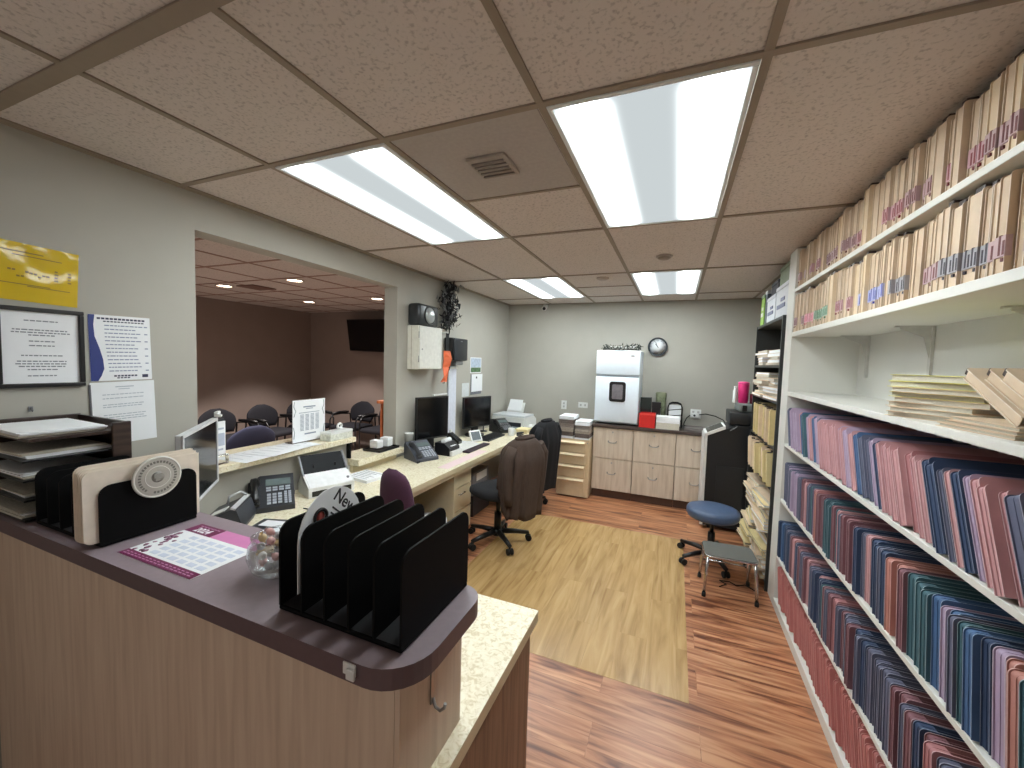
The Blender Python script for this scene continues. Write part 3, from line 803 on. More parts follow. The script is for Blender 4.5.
cc = [('white', (236, 232, 228)), ('rose', (214, 170, 168)), ('gold', (210, 188, 146)), ('silver', (200, 200, 204)), ('cream', (238, 226, 206))]
def candy_mesh(c):
    m = MB(); m.lathe([(0, -.010), (.006, -.009), (.0095, -.004), (.0098, 0), (.0095, .004), (.006, .009), (0, .010)], seg=12)
    for s_ in (-1, 1):
        P = [[(r_*math.cos(a)*(1+.25*math.sin(4*a)), r_*math.sin(a)*.7, s_*z_) for a in [2*PI*k/12 for k in range(12)]] for r_, z_ in ((.002, .0095), (.0045, .012), (.006, .0145))]
        m.grid(P, False, closed_u=True)
    return m.mesh('wrapper', mat('candy_'+c[0], c[1], .3))
CM = [candy_mesh(c) for c in cc]; k = 0; n = 0
for lay, (z, rr2) in enumerate(((.019, .026), (.038, .040), (.057, .046), (.076, .044), (.096, .040))):
    cnt = [3, 5, 7, 7, 6][lay]
    for q in range(cnt+1):
        a = 2*PI*q/cnt+lay*.5; r_ = rr2*.88 if q < cnt else 0
        ci = R.randrange(5); n += 1
        o = put('wrapped_candy', CM[ci], None, (BX+r_*math.cos(a), BY+r_*math.sin(a), CZ+z+.003), (R.uniform(0, 3), R.uniform(0, 3), R.uniform(0, 3)))
        tag(o, 'small wrapped candy heaped inside the clear glass bowl on the ledge', 'candy', 'candies in the glass bowl')

# the white card standing in the sorter
t = thing('rounded_card', 'white round-topped card with a red logo standing in the black sorter', 'card', (.292, -.512, CZ-.012), 0, None, (PI/2, 0, PI/2))
pts = [(-.095, .05), (-.095, .16)] + [(.095*math.cos(a)*1.0, .16+.105*math.sin(a)) for a in [PI-i*PI/12 for i in range(1, 12)]] + [(.095, .16), (.095, .05)]
part('card', MB().prism(pts, -.0012, .0012, 'z'), PAPER, t)
lg = MB(); lg.tube([(-.035+.017*math.cos(2*PI*k/20), .205+.017*math.sin(2*PI*k/20), .0022) for k in range(20)], .004, 6, closed=True)
part('logo_ring', lg, mat('logo_black', (34, 30, 32), .5), t)
lg = MB(); lg.lathe([(0, .0024), (.013, .0013)], (-.036, .205, 0), 16); lg.box(-.040, -.033, .196, .214, .0013, .003)
part('logo_disc', lg, mat('logo_red', (196, 92, 84), .5), t)
text('lettering', 'New', .042, t, mat('card_ink', (40, 40, 44), .6), (.040, .218, .0014), (0, 0, -.75), bold=.0006)
part('printed_text', MB().box(-.03, .03, -.002, .002, .0012, .0018, T=Matrix.Translation((.022, .196, 0)) @ Matrix.Rotation(-.75, 4, 'Z')).box(-.026, .02, -.002, .002, .0012, .0018, T=Matrix.Translation((.014, .187, 0)) @ Matrix.Rotation(-.75, 4, 'Z')).box(-.02, .016, -.0015, .0015, .0012, .0018, T=Matrix.Translation((.006, .178, 0)) @ Matrix.Rotation(-.75, 4, 'Z')), INK_D, t)

t = thing('adhesive_hook', 'small white adhesive clip on the front edge of the mauve ledge', 'hook', (.508, -.6725, CZ-.016), 0)
part('pad', MB().box(-.016, .014, -.003, 0, -.010, .013, .001), WHITE_P, t)
part('clip', MB().box(-.004, .016, -.009, -.003, -.014, .006, .002), WHITE_P, t)
t = thing('metal_hook', 'thin metal coat hook on the wood end panel under the ledge', 'hook', (.5855, -.515, .945), 0)
part('plate', MB().box(0, .003, -.008, .008, -.055, .035, .001), STEEL, t)
part('prong', MB().tube([(.003, 0, -.045), (.010, 0, -.062), (.022, 0, -.066), (.032, 0, -.056), (.034, 0, -.046)], .0035, 8), STEEL, t)

# ------------------------------------------------------------------ things on the desk, near group
def monitor(name, label, loc, rz, w, h, z0, bezel, tilt=0.0, scr=None):
    """flat screen on a stand; local +x is the way it faces, z0 the height of its lower edge over the desk"""
    t = thing(name, label, 'monitor', loc, rz)
    bz = .014
    T = Matrix.Translation((0, 0, z0)) @ Matrix.Rotation(tilt, 4, 'Y')
    part('housing', MB().box(-.022, -.001, -w/2, w/2, 0, h, .005, T=T), bezel, t)
    b = MB(); b.box(-.001, .006, -w/2, w/2, 0, bz, .002, T=T); b.box(-.001, .006, -w/2, w/2, h-bz, h, .002, T=T)
    b.box(-.001, .006, -w/2, -w/2+bz, bz, h-bz, .002, T=T); b.box(-.001, .006, w/2-bz, w/2, bz, h-bz, .002, T=T)
    part('bezel', b, bezel, t)
    part('screen', MB().box(-.0005, .002, -w/2+bz, w/2-bz, bz, h-bz, T=T), scr or SCREEN, t)
    part('neck', MB().box(-.062, -.023, -.045, .045, .016, z0+h*.45, .008), bezel, t)
    part('foot', MB().prism([(.10*math.cos(2*PI*k/28)-.04, .125*math.sin(2*PI*k/28)) for k in range(28)], 0.0005, .016, 'z'), bezel, t)
    return t
SILV = mat('silver_plastic', (196, 197, 200), .35, var=.03)
m1 = monitor('monitor', 'silver-framed monitor turned to the corner behind the cream folders', (-.90, -.115, DZ), math.radians(46), .50, .325, .245, SILV, 0.0)
t = thing('microphone_clip', 'small white clip-on lamp fixed to the top edge of the near monitor', 'clip', (-1.085, .075, DZ+.5715), math.radians(46))
part('clip', MB().box(-.020, .010, -.014, .014, 0, .012, .003), WHITE_P, t); part('head', MB().box(-.014, .004, -.040, .010, .013, .030, .004), WHITE_P, t)

def desk_phone(name, label, loc, rz, body, keys, handset_m, sc=1.0):
    """office phone: wedge body, handset along its left side, screen, key blocks, coiled cord; local -y faces the user"""
    t = thing(name, label, 'telephone', loc, rz)
    T = Matrix.Scale(sc, 4)
    part('body', MB().prism([(-.115, 0.001), (.105, 0.001), (.105, .12), (.088, .148), (-.115, .028)], -.11, .11, 'x', T=T), body, t)
    ang = math.atan2(.148-.028, .203)
    S = T @ Matrix.Translation((0, -.115, .028)) @ Matrix.Rotation(ang, 4, 'X')
    part('screen', MB().box(-.030, .095, .150, .200, .001, .006, .002, T=S), mat('phone_display', (104, 116, 116), .2), t)
    k = MB()
    for i in range(3):
        for j in range(4): k.box(-.022+i*.026, -.003+i*.026, .018+j*.020, .032+j*.020, .001, .006, .0015, T=S)
    for i in range(2):
        for j in range(6): k.box(.060+i*.020, .074+i*.020, .014+j*.015, .025+j*.015, .001, .005, .001, T=S)
    for i in range(4): k.box(-.026+i*.031, -.002+i*.031, .112, .124, .001, .005, .001, T=S); k.box(-.026+i*.031, -.002+i*.031, .130, .141, .001, .005, .001, T=S)
    part('keypad', k, keys, t)
    hs = MB(); hs.tube([(-.077, .02, .020), (-.077, .035, .030), (-.077, .10, .036), (-.077, .165, .030), (-.077, .185, .020)], [.018, .021, .015, .021, .018], 10, T=S)
    hs.box(-.100, -.054, .005, .048, .003, .028, .008, T=S); hs.box(-.100, -.054, .155, .200, .003, .028, .008, T=S)
    part('handset', hs, handset_m, t)
    cd = []
    for i in range(90):
        u = i/89; a = i*1.25
        cd.append((-.085-.03*math.sin(PI*u)+.006*math.cos(a), -.12-.025*math.sin(PI*u)+u*.02+.006*math.sin(a)*.5, .009+.006*math.sin(a)))
    part('cord', MB().tube(cd, .0022, 5, T=T), RUBBER, t)
    return t
DKG = mat('charcoal_plastic', (46, 48, 54), .4, var=.06)
KEYG = mat('phone_keys', (176, 182, 192), .5)
p1 = desk_phone('desk_phone', 'black office telephone with pale keypad left of the white scanner', (-1.14, .395, DZ), math.radians(54), DKG, KEYG, BLACK_P, 1.06)
# dark slanted unit with a silver rim under the monitor
t = thing('signature_terminal', 'dark slanted terminal with a silver rim and white label under the near monitor', 'terminal', (-1.042, .092, DZ), math.radians(39))
part('body', MB().prism([(-.085, .001), (.075, .001), (.092, .035), (.066, .118), (.045, .128), (-.085, .075)], -.108, .108, 'y'), DKG, t)
part('rim', MB().prism([(.040, .1285), (.058, .1255), (.062, .132), (.040, .137)], -.109, .109, 'y'), SILV, t, 'silver rim')
SL = Matrix.Translation((-.085, 0, .0755)) @ Matrix.Rotation(-math.atan2(.053, .13), 4, 'Y')
part('label_plate', MB().box(.03, .10, -.085, -.02, .001, .006, .002, T=SL), WHITE_P, t, 'white label')
part('bracket', MB().tube([(-.02, .03, .112), (-.01, .03, .15), (.03, .06, .165), (.05, .09, .14)], .006, 8), SILV, t)
# document scanner
t = thing('document_scanner', 'white document scanner with open dark feeder tray under the shelf', 'scanner', (-1.075, .735, DZ), math.radians(68))
sw = .145
part('body', MB().prism([(-.105, .001), (.085, .001), (.085, .060), (.045, .118), (.005, .125), (-.105, .062)], -sw, sw, 'x'), WHITE_P, t)
part('output_slot', MB().box(-sw+.02, sw-.02, -.108, -.10, .008, .042, .003), SCREEN, t)
part('top_panel', MB().prism([(-.104, .064), (.004, .127), (.004, .130), (-.104, .067)], -sw+.01, sw-.01, 'x'), mat('scanner_panel', (236, 237, 238), .3), t)
part('button', MB().cyl((.115, -.07, .084), (.115, -.072, .092), .009, None, 12), GREY_P, t)
part('feeder_tray', MB().prism([(.006, .122), (.095, .232), (.102, .228), (.020, .112)], -sw+.012, sw-.012, 'x'), mat('feeder_black', (26, 27, 30), .6, spec=.2), t)
part('paper_guide', MB().box(-.075, -.067, .03, .036, .135, .175).box(.067, .075, .03, .036, .135, .175), BLACK_P, t)
for e0 in (-sw, sw-.010): part('tray_edge', MB().prism([(-.02, .10), (.094, .236), (.098, .232), (-.01, .09)], e0, e0+.010, 'x'), GREY_P, t)
cb = [(-.925+.02*math.sin(k*.9)+.012*k*.6, .42+.03*k*.45+.014*math.cos(k*1.3), DZ+.004) for k in range(8)]
single('desk_cable', MB().tube(cb, .0035, 6), RUBBER, 'black cord loose on the desk between the phone and the scanner', 'cable')
t = thing('power_adapter', 'little black power adapter behind the phone beside the scanner', 'adapter', (-1.205, .555, DZ), .4)
part('block', MB().box(-.035, .035, -.022, .022, .0005, .032, .006), BLACK_P, t); part('plug', MB().box(-.05, -.036, -.006, .006, .010, .02, .002), RUBBER, t)
# paper pads on the desk
def pad(name, label, cat, loc, rz, w, d, h, m, pr=None, n=4, lines_m=None, group=None):
    t = thing(name, label, cat, loc, rz, group)
    part('sheets', MB().box(-w/2, w/2, -d/2, d/2, .0004, h, .0008), m, t)
    if pr:
        R = random.Random(name+label); b = MB()
        for k in range(n):
            y = d*.36-d*.72*k/max(1, n-1); b.box(-w*.4, -w*.4+w*R.uniform(.4, .8), y-.003, y+.003, h-.0002, h+.0003)
        part('printed_text', b, pr, t)
    return t
pad('paper_stack', 'white stack of papers on the desk right of the scanner', 'papers', (-1.04, 1.075, DZ), -.12, .23, .20, .022, PAPER, INK, 6)
pad('note_pad', 'blank white square note on the desk in front of the phone', 'paper', (-.80, .125, DZ+.0036), -.55, .085, .10, .003, PAPER)
o = pad('envelope', 'folded white paper half under the square note on the desk', 'paper', (-.86, .215, DZ+.0036), .25, .16, .07, .0028, PAPER)
t = thing('folder_cover', 'dark grey folder flat on the desk under the white notes', 'folder', (-.845, .20, DZ), .35)
part('cover', MB().box(-.12, .12, -.085, .085, .0004, .0030, .001), DKG, t)
c2 = [(-.80+.05*math.sin(k*1.1), -.06+.03*math.cos(k*1.7)+.012*k, DZ+.005+.004*(k % 2)) for k in range(9)]
single('telephone_cord', MB().tube(c2, .0035, 6), RUBBER, 'tangled black telephone cord below the tilted phone', 'cord')

# on the transaction shelf
t = thing('acrylic_sign', 'white printed schedule in a clear stand on the higher shelf', 'sign', (-1.335, .828, 1.0305), 0, None, (PI/2, 0, PI/2))
part('holder', MB().box(-.138, .138, .0, .298, -.004, -.0012, .001), glass('acrylic', (250, 252, 255), .05), t)
part('holder_foot', MB().box(-.138, .138, .0, .003, -.07, .0035), glass('acrylic', (250, 252, 255), .05), t)
part('sheet', MB().box(-.134, .134, .004, .294, -.001, .0), PAPER, t)
L_ = [(-.05, .05, .245, .009), (-.03, .03, .232, .005), (-.085, .085, .205, .004), (-.04, .055, .055, .010)]
for c in range(4):
    for k in range(13): L_.append((-.075+c*.042, -.046+c*.042, .19-k*.009, .0045))
text_lines(t, L_, mat('sign_print', (140, 150, 164), .7), .0004)
sw_ = MB()
for s_ in (-1, 1): sw_.tube([(s_*.12, .285, .0006), (s_*.125, .25, .0006), (s_*.11, .22, .0006), (s_*.125, .18, .0006)], .0022, 5); sw_.tube([(s_*.125, .03, .0006), (s_*.12, .07, .0006), (s_*.128, .11, .0006)], .0022, 5)
part('scroll_border', sw_, mat('sign_scroll', (132, 146, 150), .7), t)
R = random.Random(31)
for i, (x, y, a, w, d) in enumerate(((-1.30, .42, .10, .26, .36), (-1.31, .66, -.06, .22, .30), (-1.285, .56, .16, .23, .34))):
    pad('loose_paper', ['large sheet of paper at the left of the higher shelf', 'paper lying on the higher shelf under the clear sign stand', 'white paper overhanging the higher shelf edge above the scanner'][i], 'paper', (x, y, 1.0225+.0022*i), a, w, d, .0018, PAPER, mat('faint_print', (196, 200, 206), .7), 5)
t = thing('tissue_box', 'long white patterned box at the right end of the higher shelf', 'box', (-1.262, 1.005, 1.0225), math.radians(3))
part('carton', MB().box(-.05, .05, -.11, .11, 0, .062, .004), mat('carton_pattern', (214, 216, 204), .6, var=.22, scale=60), t)
part('lid_band', MB().box(-.051, .051, -.111, .111, .046, .064, .004), WHITE_P, t)
t = thing('tape_roll', 'white roll standing on the patterned box', 'tape', (-1.262, 1.03, 1.087+.0275), 0)
part('roll', MB().tube([(0, .026*math.cos(2*PI*k/20)*.7, .026*math.sin(2*PI*k/20)*.7) for k in range(20)], .0088, 8, closed=True), WHITE_P, t)
t = thing('leaflet_stand', 'narrow white leaflet holder beside the near monitor on the higher shelf', 'leaflet holder', (-1.262, .185, 1.0225), math.radians(10))
part('holder', MB().box(-.025, .02, -.035, .035, 0, .05, .002), glass('acrylic', (250, 252, 255), .05), t)
part('leaflets', MB().box(-.012, .003, -.030, .030, .051, .235, .001), PAPER, t)
part('printed_text', MB().box(.003, .0036, -.02, .02, .19, .20).box(.003, .0036, -.024, .024, .10, .17).box(.003, .0036, -.02, .015, .075, .085), mat('leaflet_print', (176, 184, 200), .7), t)
part('dark_header', MB().box(-.010, .002, -.026, .026, .236, .248, .001), DKG, t)

# on the lower shelf
for i, (y, hh) in enumerate(((1.44, .062), (1.54, .072))):
    t = thing('card_box', ['white little card box on the lower shelf, nearer one', 'white little card box on the lower shelf, by the wall edge'][i], 'box', (-1.27+.02*i, y, PW2+.0725), .1*i)
    part('carton', MB().box(-.04, .04, -.036, .036, 0, hh, .003), WHITE_P, t); part('lid', MB().box(-.041, .041, -.037, .037, hh-.016, hh+.002, .003), PAPER, t)
t = thing('black_tray', 'flat black tray under the two white card boxes', 'tray', (-1.26, 1.49, PW2+.0505), 0)
part('base', MB().box(-.09, .09, -.125, .125, 0, .006, .002), BLACK_P, t)
rm = MB(); rm.box(-.09, .09, -.125, -.119, .0062, .021); rm.box(-.09, .09, .119, .125, .0062, .021); rm.box(-.09, -.084, -.118, .118, .0062, .021); rm.box(.084, .09, -.118, .118, .0062, .021)
part('rim', rm, BLACK_P, t)

# ------------------------------------------------------------------ desk, middle workstation
desk_phone('desk_phone', 'charcoal telephone at the end of the lower shelf', (-1.03, 1.74, DZ), math.radians(66), mat('slate_plastic', (72, 76, 86), .4), KEYG, DKG, 1.0)
t = thing('paper_cup', 'plain white paper cup against the wall past the opening', 'cup', (-1.205, 1.80, DZ+.0005), 0)
part('stand', MB().box(-.03, .03, -.03, .03, 0, .10, .004), DKG, t)
part('cup', MB().lathe([(0, .101), (.030, .101), (.040, .20), (.043, .203), (.040, .206), (.037, .20), (.028, .106), (0, .105)], seg=24), WHITE_P, t)
monitor('monitor', 'larger black monitor against the wall left of the white strip', (-1.12, 2.05, DZ), math.radians(-18), .385, .41, .12, BLACK_P)
t = thing('label_printer', 'small black label printer with white roll in front of the middle monitor', 'printer', (-.93, 2.02, DZ), 0)
part('body', MB().prism([(-.08, .001), (.08, .001), (.08, .07), (.02, .115), (-.08, .115)], -.09, .09, 'y'), BLACK_P, t)
part('paper_roll', MB().cyl((-.01, -.06, .128), (-.01, .06, .128), .022, None, 18), PAPER, t)
part('label_strip', MB().box(.03, .075, -.045, .045, .085, .088), PAPER, t)
part('front_base', MB().box(.0805, .11, -.09, .09, .001, .045, .004), WHITE_P, t)
t = thing('card_reader', 'black card terminal with a white tag beside the middle monitor', 'terminal', (-1.07, 2.38, DZ), math.radians(10))
part('body', MB().prism([(-.06, .001), (.07, .001), (.07, .05), (-.04, .13), (-.06, .13)], -.05, .05, 'y'), BLACK_P, t)
part('tag', MB().box(-.05, -.03, -.02, .02, .131, .165, .004), WHITE_P, t)
k_ = MB()
for i in range(3):
    for j in range(4): k_.box(-.02, -.006, -.03+i*.022, -.016+i*.022, .0, .004, T=Matrix.Translation((.02+j*.016-.02, 0, .105-j*.012)))
part('keypad', k_, GREY_P, t)
def keyboard(name, label, loc, rz, w, m, km):
    t = thing(name, label, 'keyboard', loc, rz)
    part('base', MB().prism([(-.075, .0005), (.075, .0005), (.075, .012), (-.075, .028)], -w/2, w/2, 'y'), m, t)
    b = MB(); n = int(w/.0195)
    for j in range(5):
        for i in range(n):
            x = .058-j*.0255; z = .0138+j*.0027
            b.box(x-.010, x+.008, -w/2+.008+i*.0193, -w/2+.024+i*.0193, z, z+.005, .0015, seg=1)
    o = part('keys', b, km, t); return t
keyboard('keyboard', 'white keyboard in front of the larger black monitor', (-.908, 2.33, DZ), 0, .40, WHITE_P, mat('pale_keys', (236, 235, 230), .5))
t = thing('wrist_rest', 'long dark plum wrist rest in front of the white keyboard', 'wrist rest', (-.785, 2.348, DZ), 0)
part('cushion', MB().box(-.038, .038, -.23, .23, .0005, .020, .008), mat('plum_gel', (52, 38, 46), .6, var=.1), t)
t = thing('desk_clock', 'white-framed small display leaning beside the middle keyboard', 'display', (-.93, 2.64, DZ), math.radians(-25), None)
T = Matrix.Rotation(math.radians(-28), 4, 'Y')
part('frame', MB().box(-.008, .008, -.075, .075, .006, .135, .004, T=T), WHITE_P, t); part('screen', MB().box(.0081, .0095, -.058, .058, .022, .118, T=T), mat('grey_display', (96, 104, 108), .25), t)
part('easel', MB().box(-.07, -.064, -.02, .02, .001, .09, .001), WHITE_P, t)
pad('desk_sheet', 'pale pink paper mat on the desk before the plum wrist rest', 'paper', (-.69, 1.93, DZ), 0, .10, .74, .0012, mat('pink_paper', (238, 214, 214), .7, var=.02))

# ------------------------------------------------------------------ desk, far workstation
monitor('monitor', 'black monitor near the back corner under the pinned cards', (-1.10, 2.96, DZ), math.radians(-18), .45, .36, .105, BLACK_P)
keyboard('keyboard', 'black keyboard in front of the far monitor', (-.90, 2.94, DZ), 0, .44, DKG, BLACK_P)
t = thing('coffee_mug', 'white mug between the far monitor and the far telephone', 'mug', (-.755, 3.19, DZ+.0005))
part('cup', MB().lathe([(0, .0), (.034, 0), (.038, .006), (.039, .088), (.036, .09), (.034, .086), (.033, .01), (0, .008)], seg=24), WHITE_P, t)
part('handle', MB().tube([(.037, 0, .07), (.055, 0, .066), (.062, 0, .045), (.052, 0, .024), (.037, 0, .02)], .005, 8), WHITE_P, t)
pad('loose_paper', 'loose white papers spread beside the far keyboard', 'paper', (-1.085, 2.545, DZ), .1, .14, .10, .006, PAPER, INK, 3)
desk_phone('desk_phone', 'black telephone with raised stand near the back corner', (-.965, 3.37, DZ), math.radians(58), BLACK_P, GREY_P, BLACK_P, 1.05)
t = thing('headset_stand', 'thin black headset on a stand behind the far telephone', 'headset', (-1.17, 3.27, DZ+.0005))
part('stand', MB().lathe([(0, 0), (.05, 0), (.05, .008), (.008, .014), (.006, .22), (0, .222)], seg=16), BLACK_P, t)
part('headband', MB().tube([(0, .06*math.cos(a), .20+.062*math.sin(a)) for a in [-.3+k*(PI+.6)/12 for k in range(13)]], .006, 6), BLACK_P, t)
part('earpiece', MB().cyl((-.012, .06, .18), (.012, .06, .18), .024, None, 14), RUBBER, t)
pt = thing('office_printer', 'wide white inkjet printer with grey output tray in the back corner', 'printer', (-.985, 3.86, DZ), math.radians(-3))
part('body', MB().prism([(-.21, .001), (.20, .001), (.20, .10), (.12, .15), (-.21, .15)], -.24, .24, 'x'), WHITE_P, pt)
part('output_slot', MB().box(-.19, .19, -.215, -.2105, .03, .085), DKG, pt)
part('output_tray', MB().prism([(-.31, .040), (-.2155, .028), (-.2155, .018), (-.31, .031)], -.15, .15, 'x'), mat('bluegrey_plastic', (120, 132, 148), .4), pt)
part('scanner_lid', MB().box(-.235, .235, -.205, .12, .151, .178, .006), mat('printer_lid', (212, 216, 220), .35), pt)
part('paper_feed', MB().prism([(.13, .152), (.20, .152), (.27, .30), (.262, .304)], -.20, .04, 'x'), WHITE_P, pt)
part('input_paper', MB().prism([(.145, .20), (.151, .197), (.235, .345), (.229, .347)], -.18, .02, 'x'), PAPER, pt)
pad('paper_tray', 'yellowish paper stack at the front of the inkjet printer', 'papers', (-.70, 3.47, DZ), .0, .15, .19, .05, mat('buff_paper', (222, 206, 160), .8))
t = thing('tape_dispenser', 'white tape dispenser on the desk in front of the inkjet printer', 'dispenser', (-.662, 3.69, DZ), PI/2)
part('body', MB().prism([(-.08, .001), (.08, .001), (.08, .02), (.05, .03), (.02, .075), (-.05, .078), (-.08, .05)], -.03, .03, 'y'), WHITE_P, t)
part('reel', MB().cyl((-.02, -.033, .042), (-.02, .033, .042), .026, None, 18), GREY_P, t)
t = thing('stapler', 'dark stapler lying near the desk edge by the far telephone', 'stapler', (-.665, 3.26, DZ), 1.4)
part('base', MB().box(-.07, .07, -.014, .014, .0005, .010, .003), BLACK_P, t); part('arm', MB().prism([(-.07, .012), (.065, .022), (.065, .036), (-.05, .045), (-.07, .04)], -.012, .012, 'y'), DKG, t)
pad('binder', 'white ring binder lying open at the far end of the desk', 'binder', (-.662, 3.96, DZ), 0, .09, .22, .03, PAPER, INK, 3)

# ------------------------------------------------------------------ under the desk
t = thing('desk_pedestal', 'cream drawer pedestal under the desk left of the jacketed chair', 'pedestal', (0, 0, 0))
part('body', MB().box(-1.18, -.742, 1.74, 2.14, .03, DZ-.042), CREAM_E, t)
for k in range(3):
    z = .05+k*.215; f = part('drawer', MB().box(-.741, -.724, 1.75, 2.13, z, z+.205, .003), CREAM_E, t)
    part('handle', MB().tube([(-.724, 1.89, z+.15), (-.705, 1.89, z+.15), (-.705, 1.99, z+.15), (-.724, 1.99, z+.15)], .005, 6), CHROME, f, 'chrome handle')
part('plinth', MB().box(-1.16, -.76, 1.76, 2.12, .0005, .0295), DKG, t)
t = thing('computer_tower', 'black computer tower under the desk behind the purple chair', 'computer', (-.98, 1.215, 0))
part('case', MB().box(-.22, .22, -.09, .09, .012, .42, .006), BLACK_P, t); part('front_panel', MB().box(.2205, .235, -.088, .088, .014, .418, .004), DKG, t)
part('foot', MB().box(-.2, -.16, -.08, .08, .0005, .0115), RUBBER, t); part('foot', MB().box(.16, .2, -.08, .08, .0005, .0115), RUBBER, t)
t = thing('waste_basket', 'pale waste basket with a white liner under the desk', 'waste basket', (-.78, 1.495, .0005))
part('bin', MB().lathe([(0, .0), (.105, 0), (.14, .30), (.143, .305), (.136, .30), (.10, .008), (0, .007)], seg=28), mat('bin_grey', (176, 172, 164), .5), t)
ln = MB(); R = random.Random(41)
ln.grid([[((r_+.006*math.sin(k*3.1+z_*9))*math.cos(2*PI*k/24), (r_+.006*math.cos(k*2.3))*math.sin(2*PI*k/24), z_) for k in range(24)] for r_, z_ in ((.152, .20), (.153, .26), (.154, .318), (.13, .325), (.12, .27), (.11, .20))], True, closed_u=True)
part('liner', ln, mat('bin_liner', (214, 216, 216), .4, var=.1), t)
R = random.Random(43)
for i in range(4):
    P = [(-1.20+.045*i, 1.36, DZ-.05)]
    for k in range(9): P.append((-1.20+.045*i+R.uniform(-.016, .016), 1.38+.026*k+R.uniform(-.02, .02), .62-.05*k+R.uniform(-.02, .02)))
    single('hanging_cable', MB().tube(P, .0042, 6), RUBBER, 'black cable dangling under the desk, %s from the opening wall' % nth(i+1), 'cable', group='cables under the desk')
t = thing('printer_box', 'off-white small laser unit with a panel on a low shelf under the desk', 'printer', (-1.02, 2.60, 0.0), 0)
part('stand', MB().box(-.18, .18, -.2, .2, .0005, .22, .004), DKG, t); part('body', MB().box(-.17, .17, -.19, .19, .2205, .46, .012), GREY_P, t); part('panel', MB().box(.171, .178, -.12, .12, .36, .44, .003), WHITE_P, t)

# ------------------------------------------------------------------ office chairs (local +x is the way the sitter faces)
def arc_pad(mb, x0, thick, wfun, z0, z1, curve, lean, n=10, k=16):
    """an upholstered pad: rings of a rounded slab whose half-width follows wfun(u)"""
    rings = []
    for i in range(n+1):
        u = i/n; z = z0+(z1-z0)*u; w = wfun(u); e = math.sin(PI*min(1, max(0, u)))**.35 if 0 < u < 1 else .02
        ring = []
        for q in range(k):
            a = 2*PI*q/k; yy = w*math.copysign(abs(math.cos(a))**.7, math.cos(a)); xx = thick*e*math.copysign(abs(math.sin(a))**.8, math.sin(a))
            ring.append((x0+xx-curve*(yy/max(w, 1e-4))**2*-1*w*2-lean*(z-z0), yy, z))
        rings.append(ring)
    mb.grid(rings, True, closed_u=True)
    o = len(mb.v)-(n+1)*k
    mb.f += [[o+q for q in range(k)][::-1], [o+n*k+q for q in range(k)]]; mb.sm += [True, True]; mb.mi += [mb.m, mb.m]
    return mb
def office_chair(label, loc, rz, fab, seat_h=.47, back_top=.95, group=None, phase=0.3, bw=.21, curve=.10):
    t = thing('office_chair', label, 'chair', loc, rz, group)
    sm = MB(); P = []
    k = 28
    for r_, z in ((.2, -.035), (.93, -.032), (1.0, -.012), (1.0, .012), (.95, .032), (.7, .042), (.05, .038)):
        P.append([(.235*r_*math.copysign(abs(math.cos(a))**.75, math.cos(a))+.0, .245*r_*math.copysign(abs(math.sin(a))**.75, math.sin(a)), seat_h+z-(.012 if math.cos(a) > .8 and r_ > .9 else 0)) for a in [2*PI*q/k for q in range(k)]])
    sm.grid(P, True, closed_u=True); sm.f += [[q for q in range(k)][::-1], [6*k+q for q in range(k)]]; sm.sm += [True, True]; sm.mi += [0, 0]
    part('seat', sm, fab, t)
    b = MB(); arc_pad(b, -.235, .034, lambda u: bw*(.86+.14*math.sin(PI*min(u*1.3, 1)))*(1 if u < .72 else math.sqrt(max(.05, 1-((u-.72)/.29)**2))), seat_h+.10, back_top, curve, .10, 12, 20)
    part('backrest', b, fab, t)
    part('back_support', MB().tube([(-.08, 0, seat_h-.055), (-.22, 0, seat_h-.05), (-.285, 0, seat_h+.02), (-.295, 0, seat_h+.26)], [.022, .024, .02, .016], 8), BLACK_P, t)
    part('seat_plate', MB().box(-.12, .12, -.10, .10, seat_h-.075, seat_h-.037, .008), BLACK_P, t)
    part('lever', MB().tube([(0, -.10, seat_h-.055), (.02, -.22, seat_h-.06), (.02, -.27, seat_h-.065)], .006, 6), BLACK_P, t)
    part('gas_lift', MB().cyl((0, 0, .115), (0, 0, .27), .032, None, 16).cyl((0, 0, .27), (0, 0, seat_h-.075), .018, None, 12), BLACK_P, t)
    hub = MB().lathe([(0, .06), (.045, .06), (.05, .08), (.045, .115), (0, .118)], seg=16)
    part('hub', hub, BLACK_P, t)
    for i in range(5):
        a = phase+2*PI*i/5; ca, sa = math.cos(a), math.sin(a)
        arm = part('base_arm', MB().tube([(.04*ca, .04*sa, .095), (.16*ca, .16*sa, .090), (.285*ca, .285*sa, .075)], [.026, .022, .017], 8), BLACK_P, t)
        c = MB(); px, py = .285*ca, .285*sa; qx, qy = -sa, ca
        for s_ in (-1, 1): c.cyl((px+qx*.008*s_, py+qy*.008*s_, .0275), (px+qx*.026*s_, py+qy*.026*s_, .0275), .027, None, 14)
        c.cyl((px, py, .03), (px, py, .075), .008, None, 8); c.box(-.02, .02, -.006, .006, .03, .056, .003, T=Matrix.Translation((px, py, 0)) @ Matrix.Rotation(a, 4, 'Z'))
        part('caster', c, RUBBER, arm)
    return t
c1 = office_chair('black office chair with a brown jacket hung over its back', (-.385, 2.02, 0.0018), math.radians(158), FAB_K, .475, .94, None, .25, .168, .04)
c2_ = office_chair('office chair at the far end of the desk under a black coat', (-.56, 3.08, .0018), math.radians(170), FAB_K, .47, .93, None, .95, .20, .04)
c3 = office_chair('purple office chair turned against the near desk edge', (-.436, .92, 0.0018), math.radians(84), FAB_P, .46, .985, None, -.42, .134)

